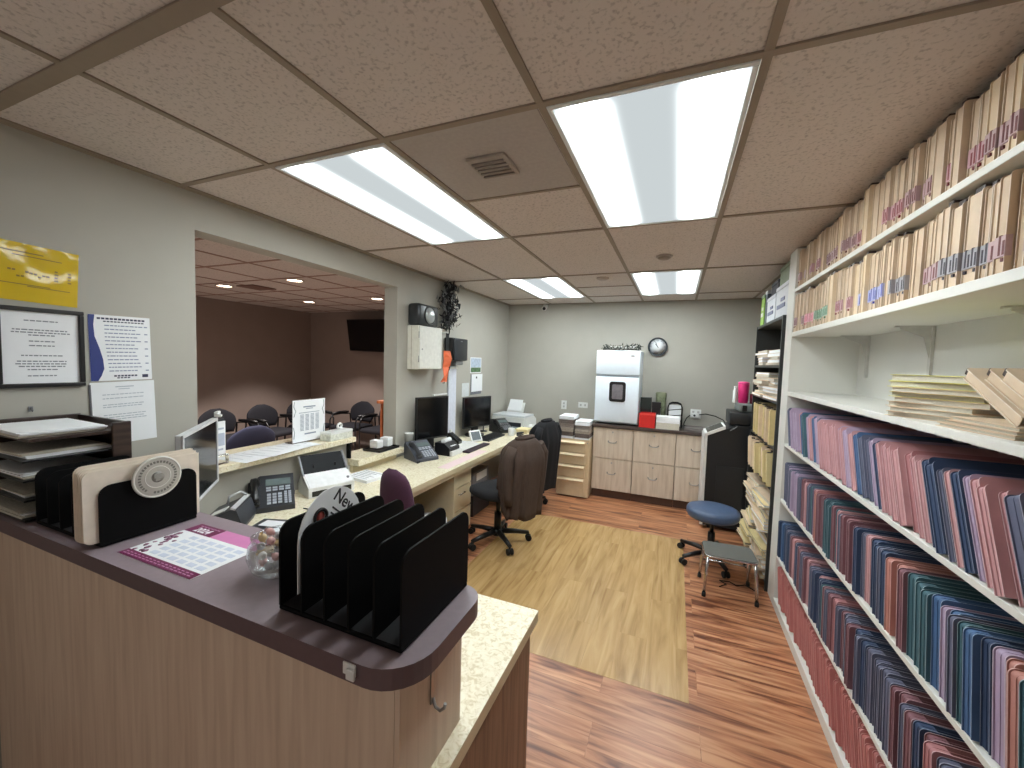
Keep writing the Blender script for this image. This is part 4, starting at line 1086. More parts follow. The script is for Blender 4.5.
def jacket(name, label, chair, m, z_top, hem, w, th, seed, sleeve=True, fold=.016, open_f=True):
    """a garment draped over a chair back: front and back panels joined over the top edge, hanging in folds"""
    t = thing(name, label, 'jacket', chair.location.copy(), chair.rotation_euler.z)
    t.location.z = 0
    R = random.Random(seed); ph = [R.uniform(0, 6) for _ in range(6)]
    xc = -.262
    N = 56
    def shell(dw):
        rings = []
        for i in range(16):
            u = i/15; ring = []
            sp = .55+.45*min(1, u*5)**.5
            for q in range(N):
                a = 2*PI*q/N; c, s_ = math.cos(a), math.sin(a)
                low = hem+max(0.0, min(1.0, s_*1.6+.3))*(.575-hem)        # the inner panel stops above the seat
                z = z_top-(z_top-low)*u
                f = fold*(u**.6)*(math.sin(9*a+ph[0]+1.2*u)+.6*math.sin(15*a+ph[1])+.35*math.sin(23*a+ph[2]-2*u))
                yy = ((w-dw)*sp+f*.5)*math.copysign(abs(c)**.6, c); xx = ((th-dw)*(.45+.55*min(1, u*4))+f*.8)*math.copysign(abs(s_)**.6, s_)
                ring.append((xc-.10*(z-.6)+xx-(.02*u if s_ < 0 else 0), yy, z-(dw if i == 0 else 0)+(.02*math.sin(3*a+ph[3]) if i == 15 else 0)))
            rings.append(ring)
        return rings
    b = MB(); b.grid(shell(0), True, closed_u=True); b.grid(shell(.006), True, closed_u=True)
    b.f.append([q for q in range(N)]); b.sm.append(True); b.mi.append(0)
    b.f.append([16*N+q for q in range(N)]); b.sm.append(True); b.mi.append(0)
    oo = 15*N; nn = 16*N+15*N
    for q in range(N): b.f.append([oo+q, oo+(q+1) % N, nn+(q+1) % N, nn+q]); b.sm.append(True); b.mi.append(0)
    part('body', b, m, t)
    part('collar', MB().tube([(xc-.10*(z_top-.6)+.03*math.cos(a_), .10*math.sin(a_*1.0), z_top+.012) for a_ in [k*2*PI/20 for k in range(20)]], .014, 8, closed=True), m, t)
    if sleeve:
        for s_ in (-1, 1):
            part('sleeve', MB().tube([(xc-.06, s_*w*.85, z_top-.05), (xc-.06, s_*(w+.02), z_top-.14), (xc-.055, s_*(w+.015), z_top-.28), (xc-.05, s_*(w-.0), z_top-.45), (xc-.05, s_*(w-.015), z_top-.52)], [.038, .048, .045, .042, .04], 10), m, t)
    return t
JB = mat('brown_wool', (74, 60, 52), .95, var=.22, scale=24, stretch=(10, 10, .5))
JK = mat('black_wool', (16, 16, 20), .95, var=.2, scale=60)
jacket('jacket', 'brown jacket draped over the back of the black office chair', c1, JB, .985, .33, .196, .124, 3, True, .020)
jacket('coat', 'black coat draped over the far office chair beside the tan drawers', c2_, JK, .975, .20, .23, .122, 5, True)

# ------------------------------------------------------------------ far part of the left wall
t = thing('wall_cabinet', 'white metal lock cabinet on the left wall past the opening', 'cabinet', (XL+.001, 0, 0))
part('body', MB().box(0, .120, 1.81, 2.185, 1.535, 1.935, .004), mat('cabinet_white', (222, 220, 208), .4), t)
dr = part('door', MB().box(.121, .136, 1.815, 2.18, 1.54, 1.93, .003), mat('cabinet_door', (226, 226, 218), .4), t)
part('lock', MB().cyl((.136, 1.85, 1.72), (.141, 1.85, 1.72), .008, None, 12), STEEL, dr)
part('hinge', MB().cyl((.128, 1.8105, 1.60), (.128, 1.8105, 1.66), .005, None, 8).cyl((.128, 1.8105, 1.82), (.128, 1.8105, 1.88), .005, None, 8), STEEL, t)
part('seam', MB().box(.045, .050, 1.8075, 1.8102, 1.54, 1.93), mat('seam_beige', (176, 166, 148), .6), t)
t = thing('speaker', 'dark grey box speaker with a pale dome on top of the white wall cabinet', 'speaker', (XL+.005, 0, 1.936))
part('housing', MB().box(0, .13, 1.80, 2.12, .0005, .20, .025), mat('speaker_grey', (44, 48, 50), .3), t)
part('rim', MB().tube([(.132, 1.965+.082*math.cos(2*PI*k/30), .10+.082*math.sin(2*PI*k/30)) for k in range(30)], .008, 8, closed=True), BLACK_P, t)
part('dome', MB().lathe([(.076, 0), (.070, .012), (.05, .026), (.025, .033), (0, .035)], seg=28, T=Matrix.Translation((.1305, 1.965, .10)) @ Matrix.Rotation(PI/2, 4, 'Y')), mat('dome_silver', (186, 194, 194), .25, .3), t)
# dried black garland down the wall
VM = mat('garland_black', (30, 30, 34), .7, var=.4, scale=80); VG = mat('garland_grey', (122, 124, 124), .7, var=.3, scale=80)
t = thing('hanging_garland', 'ragged black and grey dried garland hanging from the ceiling beside the cabinet', 'garland', (XL+.03, 2.42, 0))
R = random.Random(51)
st = MB()
for i in range(7):
    st.tube([(R.uniform(0, .05), R.uniform(-.05, .0)+.03*math.sin(k*.8+i), 2.43-.075*k) for k in range(7)], .006, 5)
part('stems', st, VM, t)
lf = MB(); lg = MB()
for i in range(420):
    z = 2.42-.47*R.random(); yy = R.gauss(.01, .060)*(1.0 if z < 2.3 else .6)-(.10 if 2.12 < z < 2.32 and R.random() < .4 else 0)
    yy = min(yy, -.085) if z < 1.98 else yy; xx = R.uniform(.0, .10)
    a, b_, c_ = R.uniform(0, 6), R.uniform(0, 6), R.uniform(.018, .046)
    T = Matrix.Translation((xx, yy, z)) @ Euler((a, b_, R.uniform(0, 6))).to_matrix().to_4x4()
    (lf if R.random() < .68 else lg).add([(0, -c_*.3, 0), (c_, -c_*.12, .004), (c_*1.7, 0, 0), (c_, c_*.28, .003), (0, c_*.3, 0), (.0, 0, -.003)], [(0, 1, 5), (1, 2, 5), (2, 3, 5), (3, 4, 5), (0, 1, 2, 3, 4)], False, T)
for (y, z, dy) in ((.06, 2.20, .12), (.05, 2.10, .09), (-.06, 2.30, -.12)):
    lf.tube([(.04, y, z), (.05, y+dy*.5, z+.01), (.05, y+dy, z+.02)], .004, 5)
    for q in range(6): lf.add([(.05, y+dy*q/6, z), (.05, y+dy*q/6+.012, z+.02), (.055, y+dy*q/6+.02, z)], [(0, 1, 2)])
part('leaves', lf, VM, t); part('grey_leaves', lg, VG, t, 'grey leaves')
t = thing('hanging_strap', 'orange and black strap hanging by the right side of the white wall cabinet', 'strap', (XL+.10, 2.30, 0))
sp = MB()
def ribbon(mb, pts, w, th, T=None):
    P = []
    for (x, y, z, a) in pts:
        dx, dy = math.sin(a)*w/2, math.cos(a)*w/2
        P.append([(x-dx, y-dy, z), (x+dx, y+dy, z), (x+dx+th, y+dy, z), (x-dx+th, y-dy, z)])
    mb.grid(P, False, closed_u=True); n = len(P); o = len(mb.v)-4*n
    mb.f += [[o+3, o+2, o+1, o], [o+(n-1)*4+q for q in range(4)]]; mb.sm += [False, False]; mb.mi += [mb.m]*2
ribbon(sp, [(0, .03, 1.72, .2), (.01, .035, 1.64, .5), (.0, .02, 1.55, .2), (.012, .0, 1.46, -.2), (.0, -.02, 1.40, .1)], .095, .006)
part('band', sp, mat('strap_orange', (222, 104, 58), .6, var=.1), t)
sp = MB(); ribbon(sp, [(.008, .062, 1.70, .4), (.015, .075, 1.60, .4), (.01, .055, 1.52, .3)], .02, .004); ribbon(sp, [(.006, .03, 1.90, .2), (.006, .03, 1.78, .2), (.006, .03, 1.72, .2)], .045, .004)
part('webbing', sp, BLACK_P, t)
part('buckle', MB().box(-.004, .012, -.035, -.008, 1.385, 1.405, .003), CHROME, t)
part('wall_peg', MB().cyl((-.10, .03, 1.905), (.012, .03, 1.905), .008, None, 10), WHITE_P, t)
t = thing('paper_dispenser', 'black box dispenser on the left wall above the far monitors', 'dispenser', (XL+.001, 0, 0))
part('body', MB().box(0, .10, 2.44, 2.74, 1.62, 1.865, .010), BLACK_P, t)
part('cover', MB().box(.101, .125, 2.445, 2.735, 1.625, 1.86, .010), mat('dispenser_black', (34, 37, 42), .3), t)
part('badge', MB().box(.126, .128, 2.57, 2.61, 1.825, 1.837), GREY_P, t)
part('chute', MB().box(.01, .10, 2.52, 2.68, 1.575, 1.6195, .008), mat('smoke_grey', (110, 112, 112), .4), t)
def wall_sheet(name, label, y0, y1, z0, z1, m, extra=None, cat='paper'):
    t = thing(name, label, cat, (XL+.001, (y0+y1)/2, (z0+z1)/2), rot=WALL_L)
    w, h = (y1-y0)/2, (z1-z0)/2
    part('sheet', MB().box(-w, w, -h, h, 0, .002), m, t)
    if extra: extra(t, w, h)
    return t
def pic(t, w, h):
    g = MB(); g.box(-w*.9, w*.9, -h*.9, -h*.3, .002, .0028); part('green_patch', g, mat('card_green', (84, 116, 78), .6, var=.5, scale=40), t)
    g = MB(); g.box(-w*.9, w*.9, -h*.28, h*.9, .002, .0026); part('sky_patch', g, mat('card_blue', (176, 190, 206), .6, var=.2, scale=30), t)
wall_sheet('postcard', 'landscape picture card pinned above the notepad on the left wall', 3.03, 3.32, 1.475, 1.665, PAPER, pic, 'postcard')
def clipb(t, w, h):
    part('backing', MB().box(-w-.02, w-.03, -h-.035, h, -.0005, .0018), mat('board_grey', (96, 100, 108), .5), t)
    part('magnet', MB().box(-.03, -.01, h*.5, h*.72, .002, .008), DKG, t)
wall_sheet('wall_notepad', 'white pad on a grey board pinned under the landscape card', 3.07, 3.36, 1.245, 1.46, PAPER, clipb, 'notepad')
wall_sheet('pinned_sheet', 'pale sheet pinned between the dispenser and the far monitor', 2.84, 3.01, 1.20, 1.36, mat('pale_sheet', (214, 218, 218), .8))
ps = thing('wall_board', 'tall white board strip on the left wall behind the middle monitor', 'board', (XL+.001, 2.62, 1.16))
part('board', MB().box(0, .018, -.10, .06, -.40, .40, .003), mat('strip_white', (216, 220, 232), .5), ps)
part('lip', MB().box(.0185, .03, -.095, .055, .37, .395, .002), WHITE_P, ps)
single('paper_strip', MB().box(0, .02, -.13, .13, -.008, .008, .002), WHITE_P, 'white strip of paper along the wall just above the larger black monitor', 'paper', (XL+.002, 2.36, 1.262))

# ------------------------------------------------------------------ back wall
fcx = thing('drawer_tower', 'narrow tan metal drawer tower at the left end of the back wall', 'drawers', (0, 0, 0))
x0, x1, y0, y1, zt = -.265, .128, 3.50, 4.155, .715
part('body', MB().box(x0, x1, y0+.012, y1, .012, zt, .004), TANM, fcx); part('plinth', MB().box(x0+.02, x1-.02, y0+.04, y1-.02, .0005, .0115), DKG, fcx)
zz = [.02, .25, .41, .555, .705]
for k in range(4):
    d_ = part('drawer', MB().box(x0+.012, x1-.045, y0-.006, y0+.0115, zz[k], zz[k+1]-.012, .003), TANM, fcx)
    part('pull', MB().prism([(y0-.032, zz[k+1]-.032), (y0-.0065, zz[k+1]-.014), (y0-.0065, zz[k+1]-.052), (y0-.028, zz[k+1]-.045)], x0+.02, x1-.055, 'x'), mat('tan_pull', (228, 208, 172), .4), d_)
part('lock', MB().cyl((x1-.022, y0+.006, .675), (x1-.022, y0+.012, .675), .008, None, 10), STEEL, fcx)
# paper piles on the tower
R = random.Random(61)
for (nm, xa, xb, zs) in (('left', -.262, -.070, [.03, .05, .05, .05, .045, .04]), ('right', -.062, .125, [.02, .05, .045, .05, .05])):
    z = zt+.0005
    for i, h in enumerate(zs):
        w = (xb-xa)/2-.006; lab = 'paper bundle, %s from the bottom of the %s pile on the tan drawer tower' % (nth(i+1), nm)
        o = thing('paper_bundle', lab, 'papers', ((xa+xb)/2+R.uniform(-.003, .003), 3.66+R.uniform(-.012, .012), z), R.uniform(-.012, .012), 'paper piles on the tan drawer tower')
        b = MB(); n = 4
        for q in range(n): dx = R.uniform(-.003, .003); b.box(-w+dx, w+dx, -.15+dx*2, .15+dx, h*q/n+.0002, h*(q+1)/n-.0008)
        last = i == len(zs)-1
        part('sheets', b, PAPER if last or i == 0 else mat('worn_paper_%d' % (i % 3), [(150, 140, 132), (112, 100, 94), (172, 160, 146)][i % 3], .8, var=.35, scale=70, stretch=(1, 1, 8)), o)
        z += h+.0006

COUNTER = mat('dark_counter', (74, 62, 58), .35, var=.12, scale=90)
bx0 = .136
cabs = [(.140, .612), (.616, 1.078), (1.082, 1.50), (1.504, 1.92)]
pos = ['left end, under the fridge', 'second from the left, under the red box', 'third from the left, by the copier', 'last on the right, mostly behind the copier']
for i, (a, b_) in enumerate(cabs):
    t = thing('file_cabinet', 'pale wood two-drawer cabinet on the back wall, %s' % pos[i], 'cabinet', (0, 0, 0), 0, 'two-drawer cabinets under the dark counter')
    part('body', MB().box(a, b_, 3.666, 4.155, .10, .868), CAB, t)
    part('toe_kick', MB().box(a, b_, 3.70, 4.15, .0005, .0995), mat('dark_base', (92, 66, 54), .6), t)
    for k, (z0, z1) in enumerate(((.106, .488), (.498, .862))):
        d_ = part('drawer', MB().box(a+.003, b_-.003, 3.646, 3.665, z0, z1, .002), CAB, t)
        c = (a+b_)/2; zh = z0+(z1-z0)*.55
        part('handle', MB().tube([(c-.048, 3.6455, zh+.01), (c-.042, 3.618, zh), (c-.02, 3.614, zh-.006), (c+.02, 3.614, zh-.006), (c+.042, 3.618, zh), (c+.048, 3.6455, zh+.01)], .0052, 7), STEEL, d_, 'steel bow handle')
        if i != 2: part('lock', MB().cyl((c, 3.641, z1-.045), (c, 3.6455, z1-.045), .010, None, 12), STEEL, d_)
single('dark_worktop', MB().box(bx0, 1.925, 3.628, 4.160, .8685, .905, .004), COUNTER, 'dark brown laminate top over the pale wood cabinets on the back wall', 'counter')
CT = .9055
t = thing('compact_fridge', 'white two-door compact fridge on the dark counter', 'fridge', (.395, 3.92, CT))
FR = mat('fridge_white', (222, 232, 240), .3, var=.01)
w = .255
part('body', MB().box(-w, w, -.20, .22, .012, .895, .008), FR, t)
part('foot', MB().box(-w+.02, w-.02, -.18, .20, .0005, .0115), RUBBER, t)
part('lower_door', MB().box(-w, w, -.255, -.203, .03, .575, .010), FR, t)
part('freezer_door', MB().box(-w, w, -.255, -.203, .600, .893, .010), FR, t)
part('grip_gap', MB().box(-w+.01, w-.01, -.25, -.203, .578, .597), mat('fridge_grey', (140, 150, 158), .4), t)
part('badge', MB().box(.15, .19, -.2565, -.2552, .82, .84), STEEL, t)
t = thing('fridge_magnet_board', 'small black-framed grey board stuck on the lower fridge door', 'board', (.405, 3.6648, CT+.40), rot=WALL_B)
part('frame', MB().prism(rrect(-.095, .095, -.12, .12, .03, 5), .0003, .010, 'z'), BLACK_P, t)
part('panel', MB().prism(rrect(-.062, .062, -.088, .088, .014, 4), .0102, .013, 'z'), mat('board_taupe', (112, 108, 112), .5, var=.15), t)
t = thing('garland', 'dark leafy garland with white blooms lying on top of the fridge', 'garland', (.40, 3.86, CT+.8955))
R = random.Random(71); sm = MB(); sm.tube([(-.22+.44*k/10, .01*math.sin(k*1.7), .014+.006*math.sin(k)) for k in range(11)], .006, 6)
part('stem', sm, VM, t)
lf = MB(); fl = MB()
for i in range(190):
    x = R.uniform(-.24, .24); c_ = R.uniform(.012, .032)
    T = Matrix.Translation((x, R.gauss(0, .03), .014+abs(R.gauss(0, .026)))) @ Euler((R.uniform(-.8, .8), R.uniform(-1.2, .4), R.uniform(0, 6.3))).to_matrix().to_4x4()
    lf.add([(0, -c_*.3, 0), (c_, -c_*.2, .004), (c_*1.8, 0, 0), (c_, c_*.2, .004), (0, c_*.3, 0)], [(0, 1, 2, 3, 4)], False, T)
for i in range(14):
    x = R.uniform(-.12, .2)
    fl.lathe([(0, .010), (.008, .008), (.012, .002), (.006, -.004), (0, -.006)], (x, R.uniform(-.045, .02), .035+R.random()*.02), 7)
part('leaves', lf, mat('garland_green', (46, 52, 46), .7, var=.4, scale=60), t); part('blooms', fl, WHITE_P, t)
t = thing('wall_clock', 'round white wall clock with a dark rim to the right of the fridge', 'clock', (.812, YB-.001, 1.868), rot=WALL_B)
part('case', MB().lathe([(0, 0.0), (.118, 0), (.118, .030), (.106, .034), (.098, .018), (0, .018)], seg=40), mat('clock_rim', (44, 50, 56), .3), t)
part('dial', MB().lathe([(0, .0195), (.0975, .0185)], seg=40), PAPER, t)
tk = MB()
for k in range(12):
    T = Matrix.Rotation(2*PI*k/12, 4, 'Z') @ Matrix.Translation((0, .082, .0200)); tk.box(-.0022, .0022, -.010 if k % 3 == 0 else -.006, .008, 0, .0006, T=T)
part('hour_marks', tk, INK_D, t)
def hand(name, ang, l, w):
    T = Matrix.Rotation(-ang, 4, 'Z'); part(name, MB().box(-w, w, -.014, l, .0212 if name == 'hour_hand' else .0228, .0224 if name == 'hour_hand' else .024, T=T), BLACK_P, t)
hand('hour_hand', math.radians(322), .048, .0032); hand('minute_hand', math.radians(336), .072, .0024)
part('cap', MB().cyl((0, 0, .0245), (0, 0, .027), .005, None, 12), BLACK_P, t)
def outlet(label, x, z, w, h, slots):
    t = thing('wall_outlet', label, 'outlet', (x, YB-.001, z), rot=WALL_B, group=None)
    part('plate', MB().box(-w/2, w/2, -h/2, h/2, 0, .005, .002), WHITE_P, t)
    m = MB()
    for (a, b_) in slots: m.box(a-.012, a+.012, b_-.014, b_+.014, .0051, .007, .003)
    part('socket', m, mat('socket_grey', (176, 176, 172), .4), t); return t
outlet('white wall plate on the back wall above the left paper pile', -.376, 1.05, .075, .12, [(0, .022), (0, -.022)])
outlet('white double wall plate left of the fridge', -.11, 1.064, .13, .075, [(-.03, 0), (.03, 0)])
ou = outlet('white outlet with plugs above the counter left of the copier', 1.29, 1.052, .12, .115, [(-.028, .022), (.028, .022), (-.028, -.022), (.028, -.022)])
t = thing('power_plug', 'white and grey plug block in the outlet left of the copier', 'plug', (1.275, YB-.0085, 1.045), rot=WALL_B)
part('block', MB().box(-.03, .05, -.035, .02, .0, .05, .006), WHITE_P, t); part('face', MB().cyl((0, -.008, .0505), (0, -.008, .054), .013, None, 14), DKG, t)
t = thing('supply_cable', 'dark power cable running from the outlet to the copier', 'cable', (0, 0, 0))
part('cable', MB().tube([(1.33, YB-.036, 1.05), (1.40, YB-.06, 1.065), (1.50, 4.09, 1.05), (1.58, 4.0, 1.02), (1.63, 3.90, .93)], .006, 8), RUBBER, t)
t = thing('charger_cable', 'short dark cable looping from the outlet down to the counter', 'cable', (0, 0, 0))
part('cable', MB().tube([(1.228, YB-.03, 1.035), (1.19, YB-.05, 1.00), (1.165, YB-.06, .94), (1.16, YB-.10, .914), (1.19, YB-.16, .912)], .006, 8), RUBBER, t)
RED = mat('red_plastic', (206, 42, 38), .4, var=.05)
t = thing('red_bin', 'red plastic box with black lids at the right of the fridge', 'box', (.756, 3.74, CT))
b = MB(); b.box(-.082, .082, -.085, .085, .0005, .008)
for (a0, a1, b0, b1) in ((-.088, -.082, -.09, .09), (.082, .088, -.09, .09), (-.0815, .0815, -.09, -.084), (-.0815, .0815, .084, .09)): b.box(a0, a1, b0, b1, .0005, .165, .002)
part('tub', b, RED, t); part('rim', MB().box(-.092, .092, -.094, -.0905, .145, .168, .002), mat('red_rim', (222, 70, 62), .4), t)
t = thing('black_box', 'tall black carton behind the red box', 'box', (.722, 3.915, CT))
part('carton', MB().box(-.062, .062, -.06, .06, .0005, .335, .004), BLACK_P, t); part('flap', MB().box(-.062, .064, -.064, -.0605, .20, .335), mat('box_green', (30, 40, 36), .5), t)
t = thing('black_box', 'lower black carton right behind the red box', 'box', (.843, 3.905, CT))
part('carton', MB().box(-.048, .048, -.06, .06, .0005, .285, .004), BLACK_P, t); part('flap', MB().box(-.05, .052, -.064, -.0605, .22, .29), BLACK_P, t)
t = thing('supply_canister', 'olive patterned canister behind the white papers on the counter', 'canister', (.885, 4.035, CT))
part('can', MB().lathe([(0, .0005), (.058, .0005), (.06, .01), (.06, .36), (.056, .368), (0, .368)], seg=24), mat('olive_pattern', (112, 118, 92), .6, var=.45, scale=28), t)
part('lid', MB().lathe([(.0615, .345), (.063, .35), (.063, .39), (.055, .398), (0, .398)], seg=24), mat('olive_lid', (126, 132, 104), .5), t)
t = thing('wire_file_rack', 'black wire rack with rounded arched ends on the counter', 'rack', (1.052, 3.96, CT))
for k in range(4):
    y = -.085+.06*k
    part('loop', MB().tube([(-.08, y, .004), (-.08, y, .23), (-.065, y, .27), (-.03, y, .285), (.03, y, .285), (.065, y, .27), (.08, y, .23), (.08, y, .004)], .006, 8), BLACK_M, t)
part('rail', MB().tube([(-.08, -.088, .006), (-.08, .1, .006)], .0055, 8).tube([(.08, -.088, .006), (.08, .1, .006)], .0055, 8), BLACK_M, t)
for k in range(3):
    part('cross_wire', MB().tube([(-.078, -.092, .06+.07*k), (.078, -.092, .085+.07*k)], .005, 6), BLACK_M, t)
for k in range(3):
    tt = thing('file_folder', 'white folder standing in the black wire rack, %s from the front' % nth(k+1), 'file folder', (1.052, 3.905+.06*k, CT+.0125), 0, 'white folders in the wire rack')
    part('cover', MB().box(-.066, .066, -.012, .012, 0, .215+.012*k, .002), PAPER, tt)
R = random.Random(81)
for k in range(4):
    pad('paper_bundle', 'cream paper pad, %s from the bottom of the pile before the wire rack' % nth(k+1), 'papers', (.982+R.uniform(-.004, .004), 3.735, CT+.0005+.036*k), R.uniform(-.05, .05), .25, .17, .034, PAPER if k > 1 else PAPER_G, None, group='cream paper pile on the counter')
t = thing('paper_tray', 'flat grey paper tray lying on the counter left of the copier', 'tray', (1.31, 3.84, CT))
part('base', MB().box(-.15, .15, -.10, .10, .0005, .018, .003), mat('tray_grey', (126, 120, 118), .5), t); part('lip', MB().box(-.15, .15, -.103, -.1005, .0005, .03), mat('tray_grey', (126, 120, 118), .5), t)

# ------------------------------------------------------------------ copier by the bookcase
t = thing('copier', 'black office copier with a white front edge standing by the bookcase', 'copier', (0, 0, 0))
KB = mat('copier_black', (30, 32, 35), .45, var=.05)
cy0, cy1 = 3.19, 3.60
part('body', MB().prism([(1.367, .04), (2.05, .04), (2.05, 1.07), (1.60, 1.07), (1.53, 1.03), (1.367, .955)], cy0, cy1, 'y'), KB, t)
part('front_edge', MB().prism([(1.337, .04), (1.365, .04), (1.365, .955), (1.337, .935)], cy0-.004, cy1, 'y'), WHITE_P, t, 'white front edge')
part('side_panel', MB().box(1.46, 1.70, cy0-.006, cy0-.0008, .24, .66, .003), mat('copier_panel', (36, 38, 41), .4), t)
pn = MB(); pn.prism([(1.340, .940), (1.52, 1.030), (1.52, 1.062), (1.340, .972)], cy0-.008, cy1-.10, 'y')
part('control_panel', pn, WHITE_P, t, 'white control panel')
part('panel_screen', MB().prism([(1.36, .9825), (1.50, 1.0525), (1.50, 1.056), (1.36, .986)], cy0+.01, cy1-.13, 'y'), SCREEN, t)
part('scanner_unit', MB().box(1.555, 2.04, cy0+.02, cy1-.02, 1.072, 1.20, .012), mat('copier_top', (24, 27, 30), .4), t)
part('document_feeder', MB().box(1.63, 1.95, cy0+.05, cy1-.03, 1.201, 1.285, .015), mat('feeder_grey', (118, 124, 122), .45), t)
part('feeder_notch', MB().box(1.66, 1.70, cy0+.044, cy0+.0495, 1.215, 1.27), BLACK_P, t)
part('caster', MB().cyl((1.41, cy0+.05, .02), (1.44, cy0+.05, .02), .019, None, 12), RUBBER, t); part('caster', MB().cyl((1.98, cy0+.05, .02), (2.01, cy0+.05, .02), .019, None, 12), RUBBER, t)
part('caster', MB().cyl((1.41, cy1-.05, .02), (1.44, cy1-.05, .02), .019, None, 12), RUBBER, t); part('caster', MB().cyl((1.98, cy1-.05, .02), (2.01, cy1-.05, .02), .019, None, 12), RUBBER, t)
part('release_lever', MB().tube([(1.56, cy0-.012, 1.02), (1.60, cy0-.014, 1.05), (1.62, cy0-.012, 1.07)], .006, 6), GREY_P, t)
t = thing('tumbler', 'bright pink tumbler with a lid on top of the copier', 'tumbler', (1.675, 3.345, 1.2855))
part('cup', MB().lathe([(0, .0), (.040, 0), (.044, .01), (.050, .18), (.048, .185), (0, .185)], seg=24), mat('tumbler_pink', (216, 44, 118), .35, var=.04), t)
part('lid', MB().lathe([(.050, .1855), (.052, .19), (.050, .208), (.03, .214), (0, .214)], seg=24), mat('tumbler_lid', (226, 70, 136), .35), t)
t = thing('white_cup', 'slim white bottle just left of the pink tumbler', 'bottle', (1.60, 3.33, 1.2855))
part('bottle', MB().lathe([(0, 0), (.018, 0), (.020, .01), (.020, .12), (.012, .135), (.012, .15), (0, .15)], seg=16), WHITE_P, t); part('cap', MB().lathe([(.0135, .1505), (.0135, .165), (0, .166)], seg=14), PAPER, t)
t = thing('cup', 'dark wine red cup tucked behind the pink tumbler', 'cup', (1.765, 3.33, 1.2855))
part('cup', MB().lathe([(0, 0), (.032, 0), (.038, .09), (.035, .092), (.031, .01), (0, .006)], seg=20), mat('wine_red', (112, 24, 48), .4), t); part('rim', MB().tube([(.0365*math.cos(2*PI*k/20), .0365*math.sin(2*PI*k/20), .0935) for k in range(20)], .0025, 6, closed=True), mat('wine_red', (112, 24, 48), .4), t)

# ------------------------------------------------------------------ black bookcase
bk = thing('bookcase', 'tall black bookcase crammed with folders beyond the white end panel', 'bookcase', (0, 0, 0))
KM = mat('bookcase_black', (42, 44, 44), .45, var=.08)
qx0, qx1, qy0, qy1, qz = 1.722, 2.11, 2.135, 3.14, 2.02
part('side_panel', MB().box(qx0, qx1, qy0, qy0+.022, .0005, qz, .002), KM, bk); part('side_panel', MB().box(qx0, qx1, qy1-.022, qy1, .0005, qz, .002), KM, bk)
part('back_panel', MB().box(qx1-.010, qx1, qy0+.023, qy1-.023, .0005, qz), mat('bookcase_back', (18, 20, 22), .6), bk)
QZ = [.07, .40, .76, 1.06, 1.40, 1.665, qz-.022]
for z in QZ: part('shelf_board', MB().box(qx0+.004, qx1-.011, qy0+.0225, qy1-.0225, z-.020 if z < 1.9 else z, z if z < 1.9 else qz), KM, bk)
R = random.Random(91)
def pile(shelf, where, y0, y1, zmax, cols, sag, out):
    z = QZ[shelf]+.0006; i = 0
    while True:
        t_ = R.uniform(.014, .030)
        if z+t_ > zmax: break
        i += 1; c = R.choice(cols)
        ang = R.uniform(-.10, .10); yc = (y0+y1)/2+R.uniform(-.012, .012); xo = R.uniform(-out, .015)
        o = thing('file_folder', '%s folder, %s from the bottom of the %s pile in the bookcase' % (FC[c][0], nth(i), where), 'file folder', (1.728+.145+xo, yc, z), ang, 'folders piled in the black bookcase')
        w_, l_ = .29, (y1-y0)-.06
        b = MB(); b.box(-w_/2, w_/2, -l_/2, l_/2, 0, .0018); b.box(-w_/2+.004, w_/2-.004, -l_/2+.004, l_/2, t_-.0018, t_)
        b.box(w_/2-.002, w_/2, -l_/2, l_/2, .0019, t_-.0019)
        part('cover', b, fmat(c), o); part('papers', MB().box(-w_/2+.006, w_/2-.0045, -l_/2+.006, l_/2-.006, .002, t_-.0021), PAPER_G if R.random() < .6 else PAPER, o)
        z += t_+.0006
half = [(qy0+.03, (qy0+qy1)/2-.004), ((qy0+qy1)/2+.004, qy1-.03)]
wn = ['near', 'far']
for q in (0, 1):
    pile(5, 'top-shelf %s' % wn[q], half[q][0], half[q][1], 1.80+.02*q, 'kywkw', 0, .01)
    pile(4, 'second-shelf %s' % wn[q], half[q][0], half[q][1], 1.575+.03*q, 'kywkw', 0, .05)
    pile(1, 'fifth-shelf %s' % wn[q], half[q][0], half[q][1], .66, 'khkyw', 0, .06)
    pile(0, 'bottom-shelf %s' % wn[q], half[q][0], half[q][1], .34, 'hkhyw', 0, .07)
def upright(shelf, where, h, lean, cols, tmin, tmax, xo):
    y = qy1-.03-h*math.sin(lean)-.002; i = 0
    while True:
        t_ = round(R.uniform(tmin, tmax)/.003)*.003
        if y-t_/math.cos(lean) < qy0+.03: break
        i += 1; c = R.choice(cols)
        o = thing('file_folder', '%s folder, %s from the far side on the %s of the bookcase' % (FC[c][0], nth(i), where), 'file folder', (1.735+R.uniform(-xo, .01), y, QZ[shelf]+.001), 0, 'folders standing in the black bookcase', (-lean, 0, 0))
        a, b_ = folder_meshes(c, t_, h, .29, .01)
        put('cover', a, o); put('papers', b_, o)
        if R.random() < .5: put('clip', clip_mesh(h, t_), o)
        y -= t_/math.cos(lean)+R.uniform(.002, .004)
upright(3, 'third shelf', .26, .12, 'hhkhy', .026, .05, .03)
upright(2, 'fourth shelf', .245, .30, 'hkkyh', .026, .05, .05)
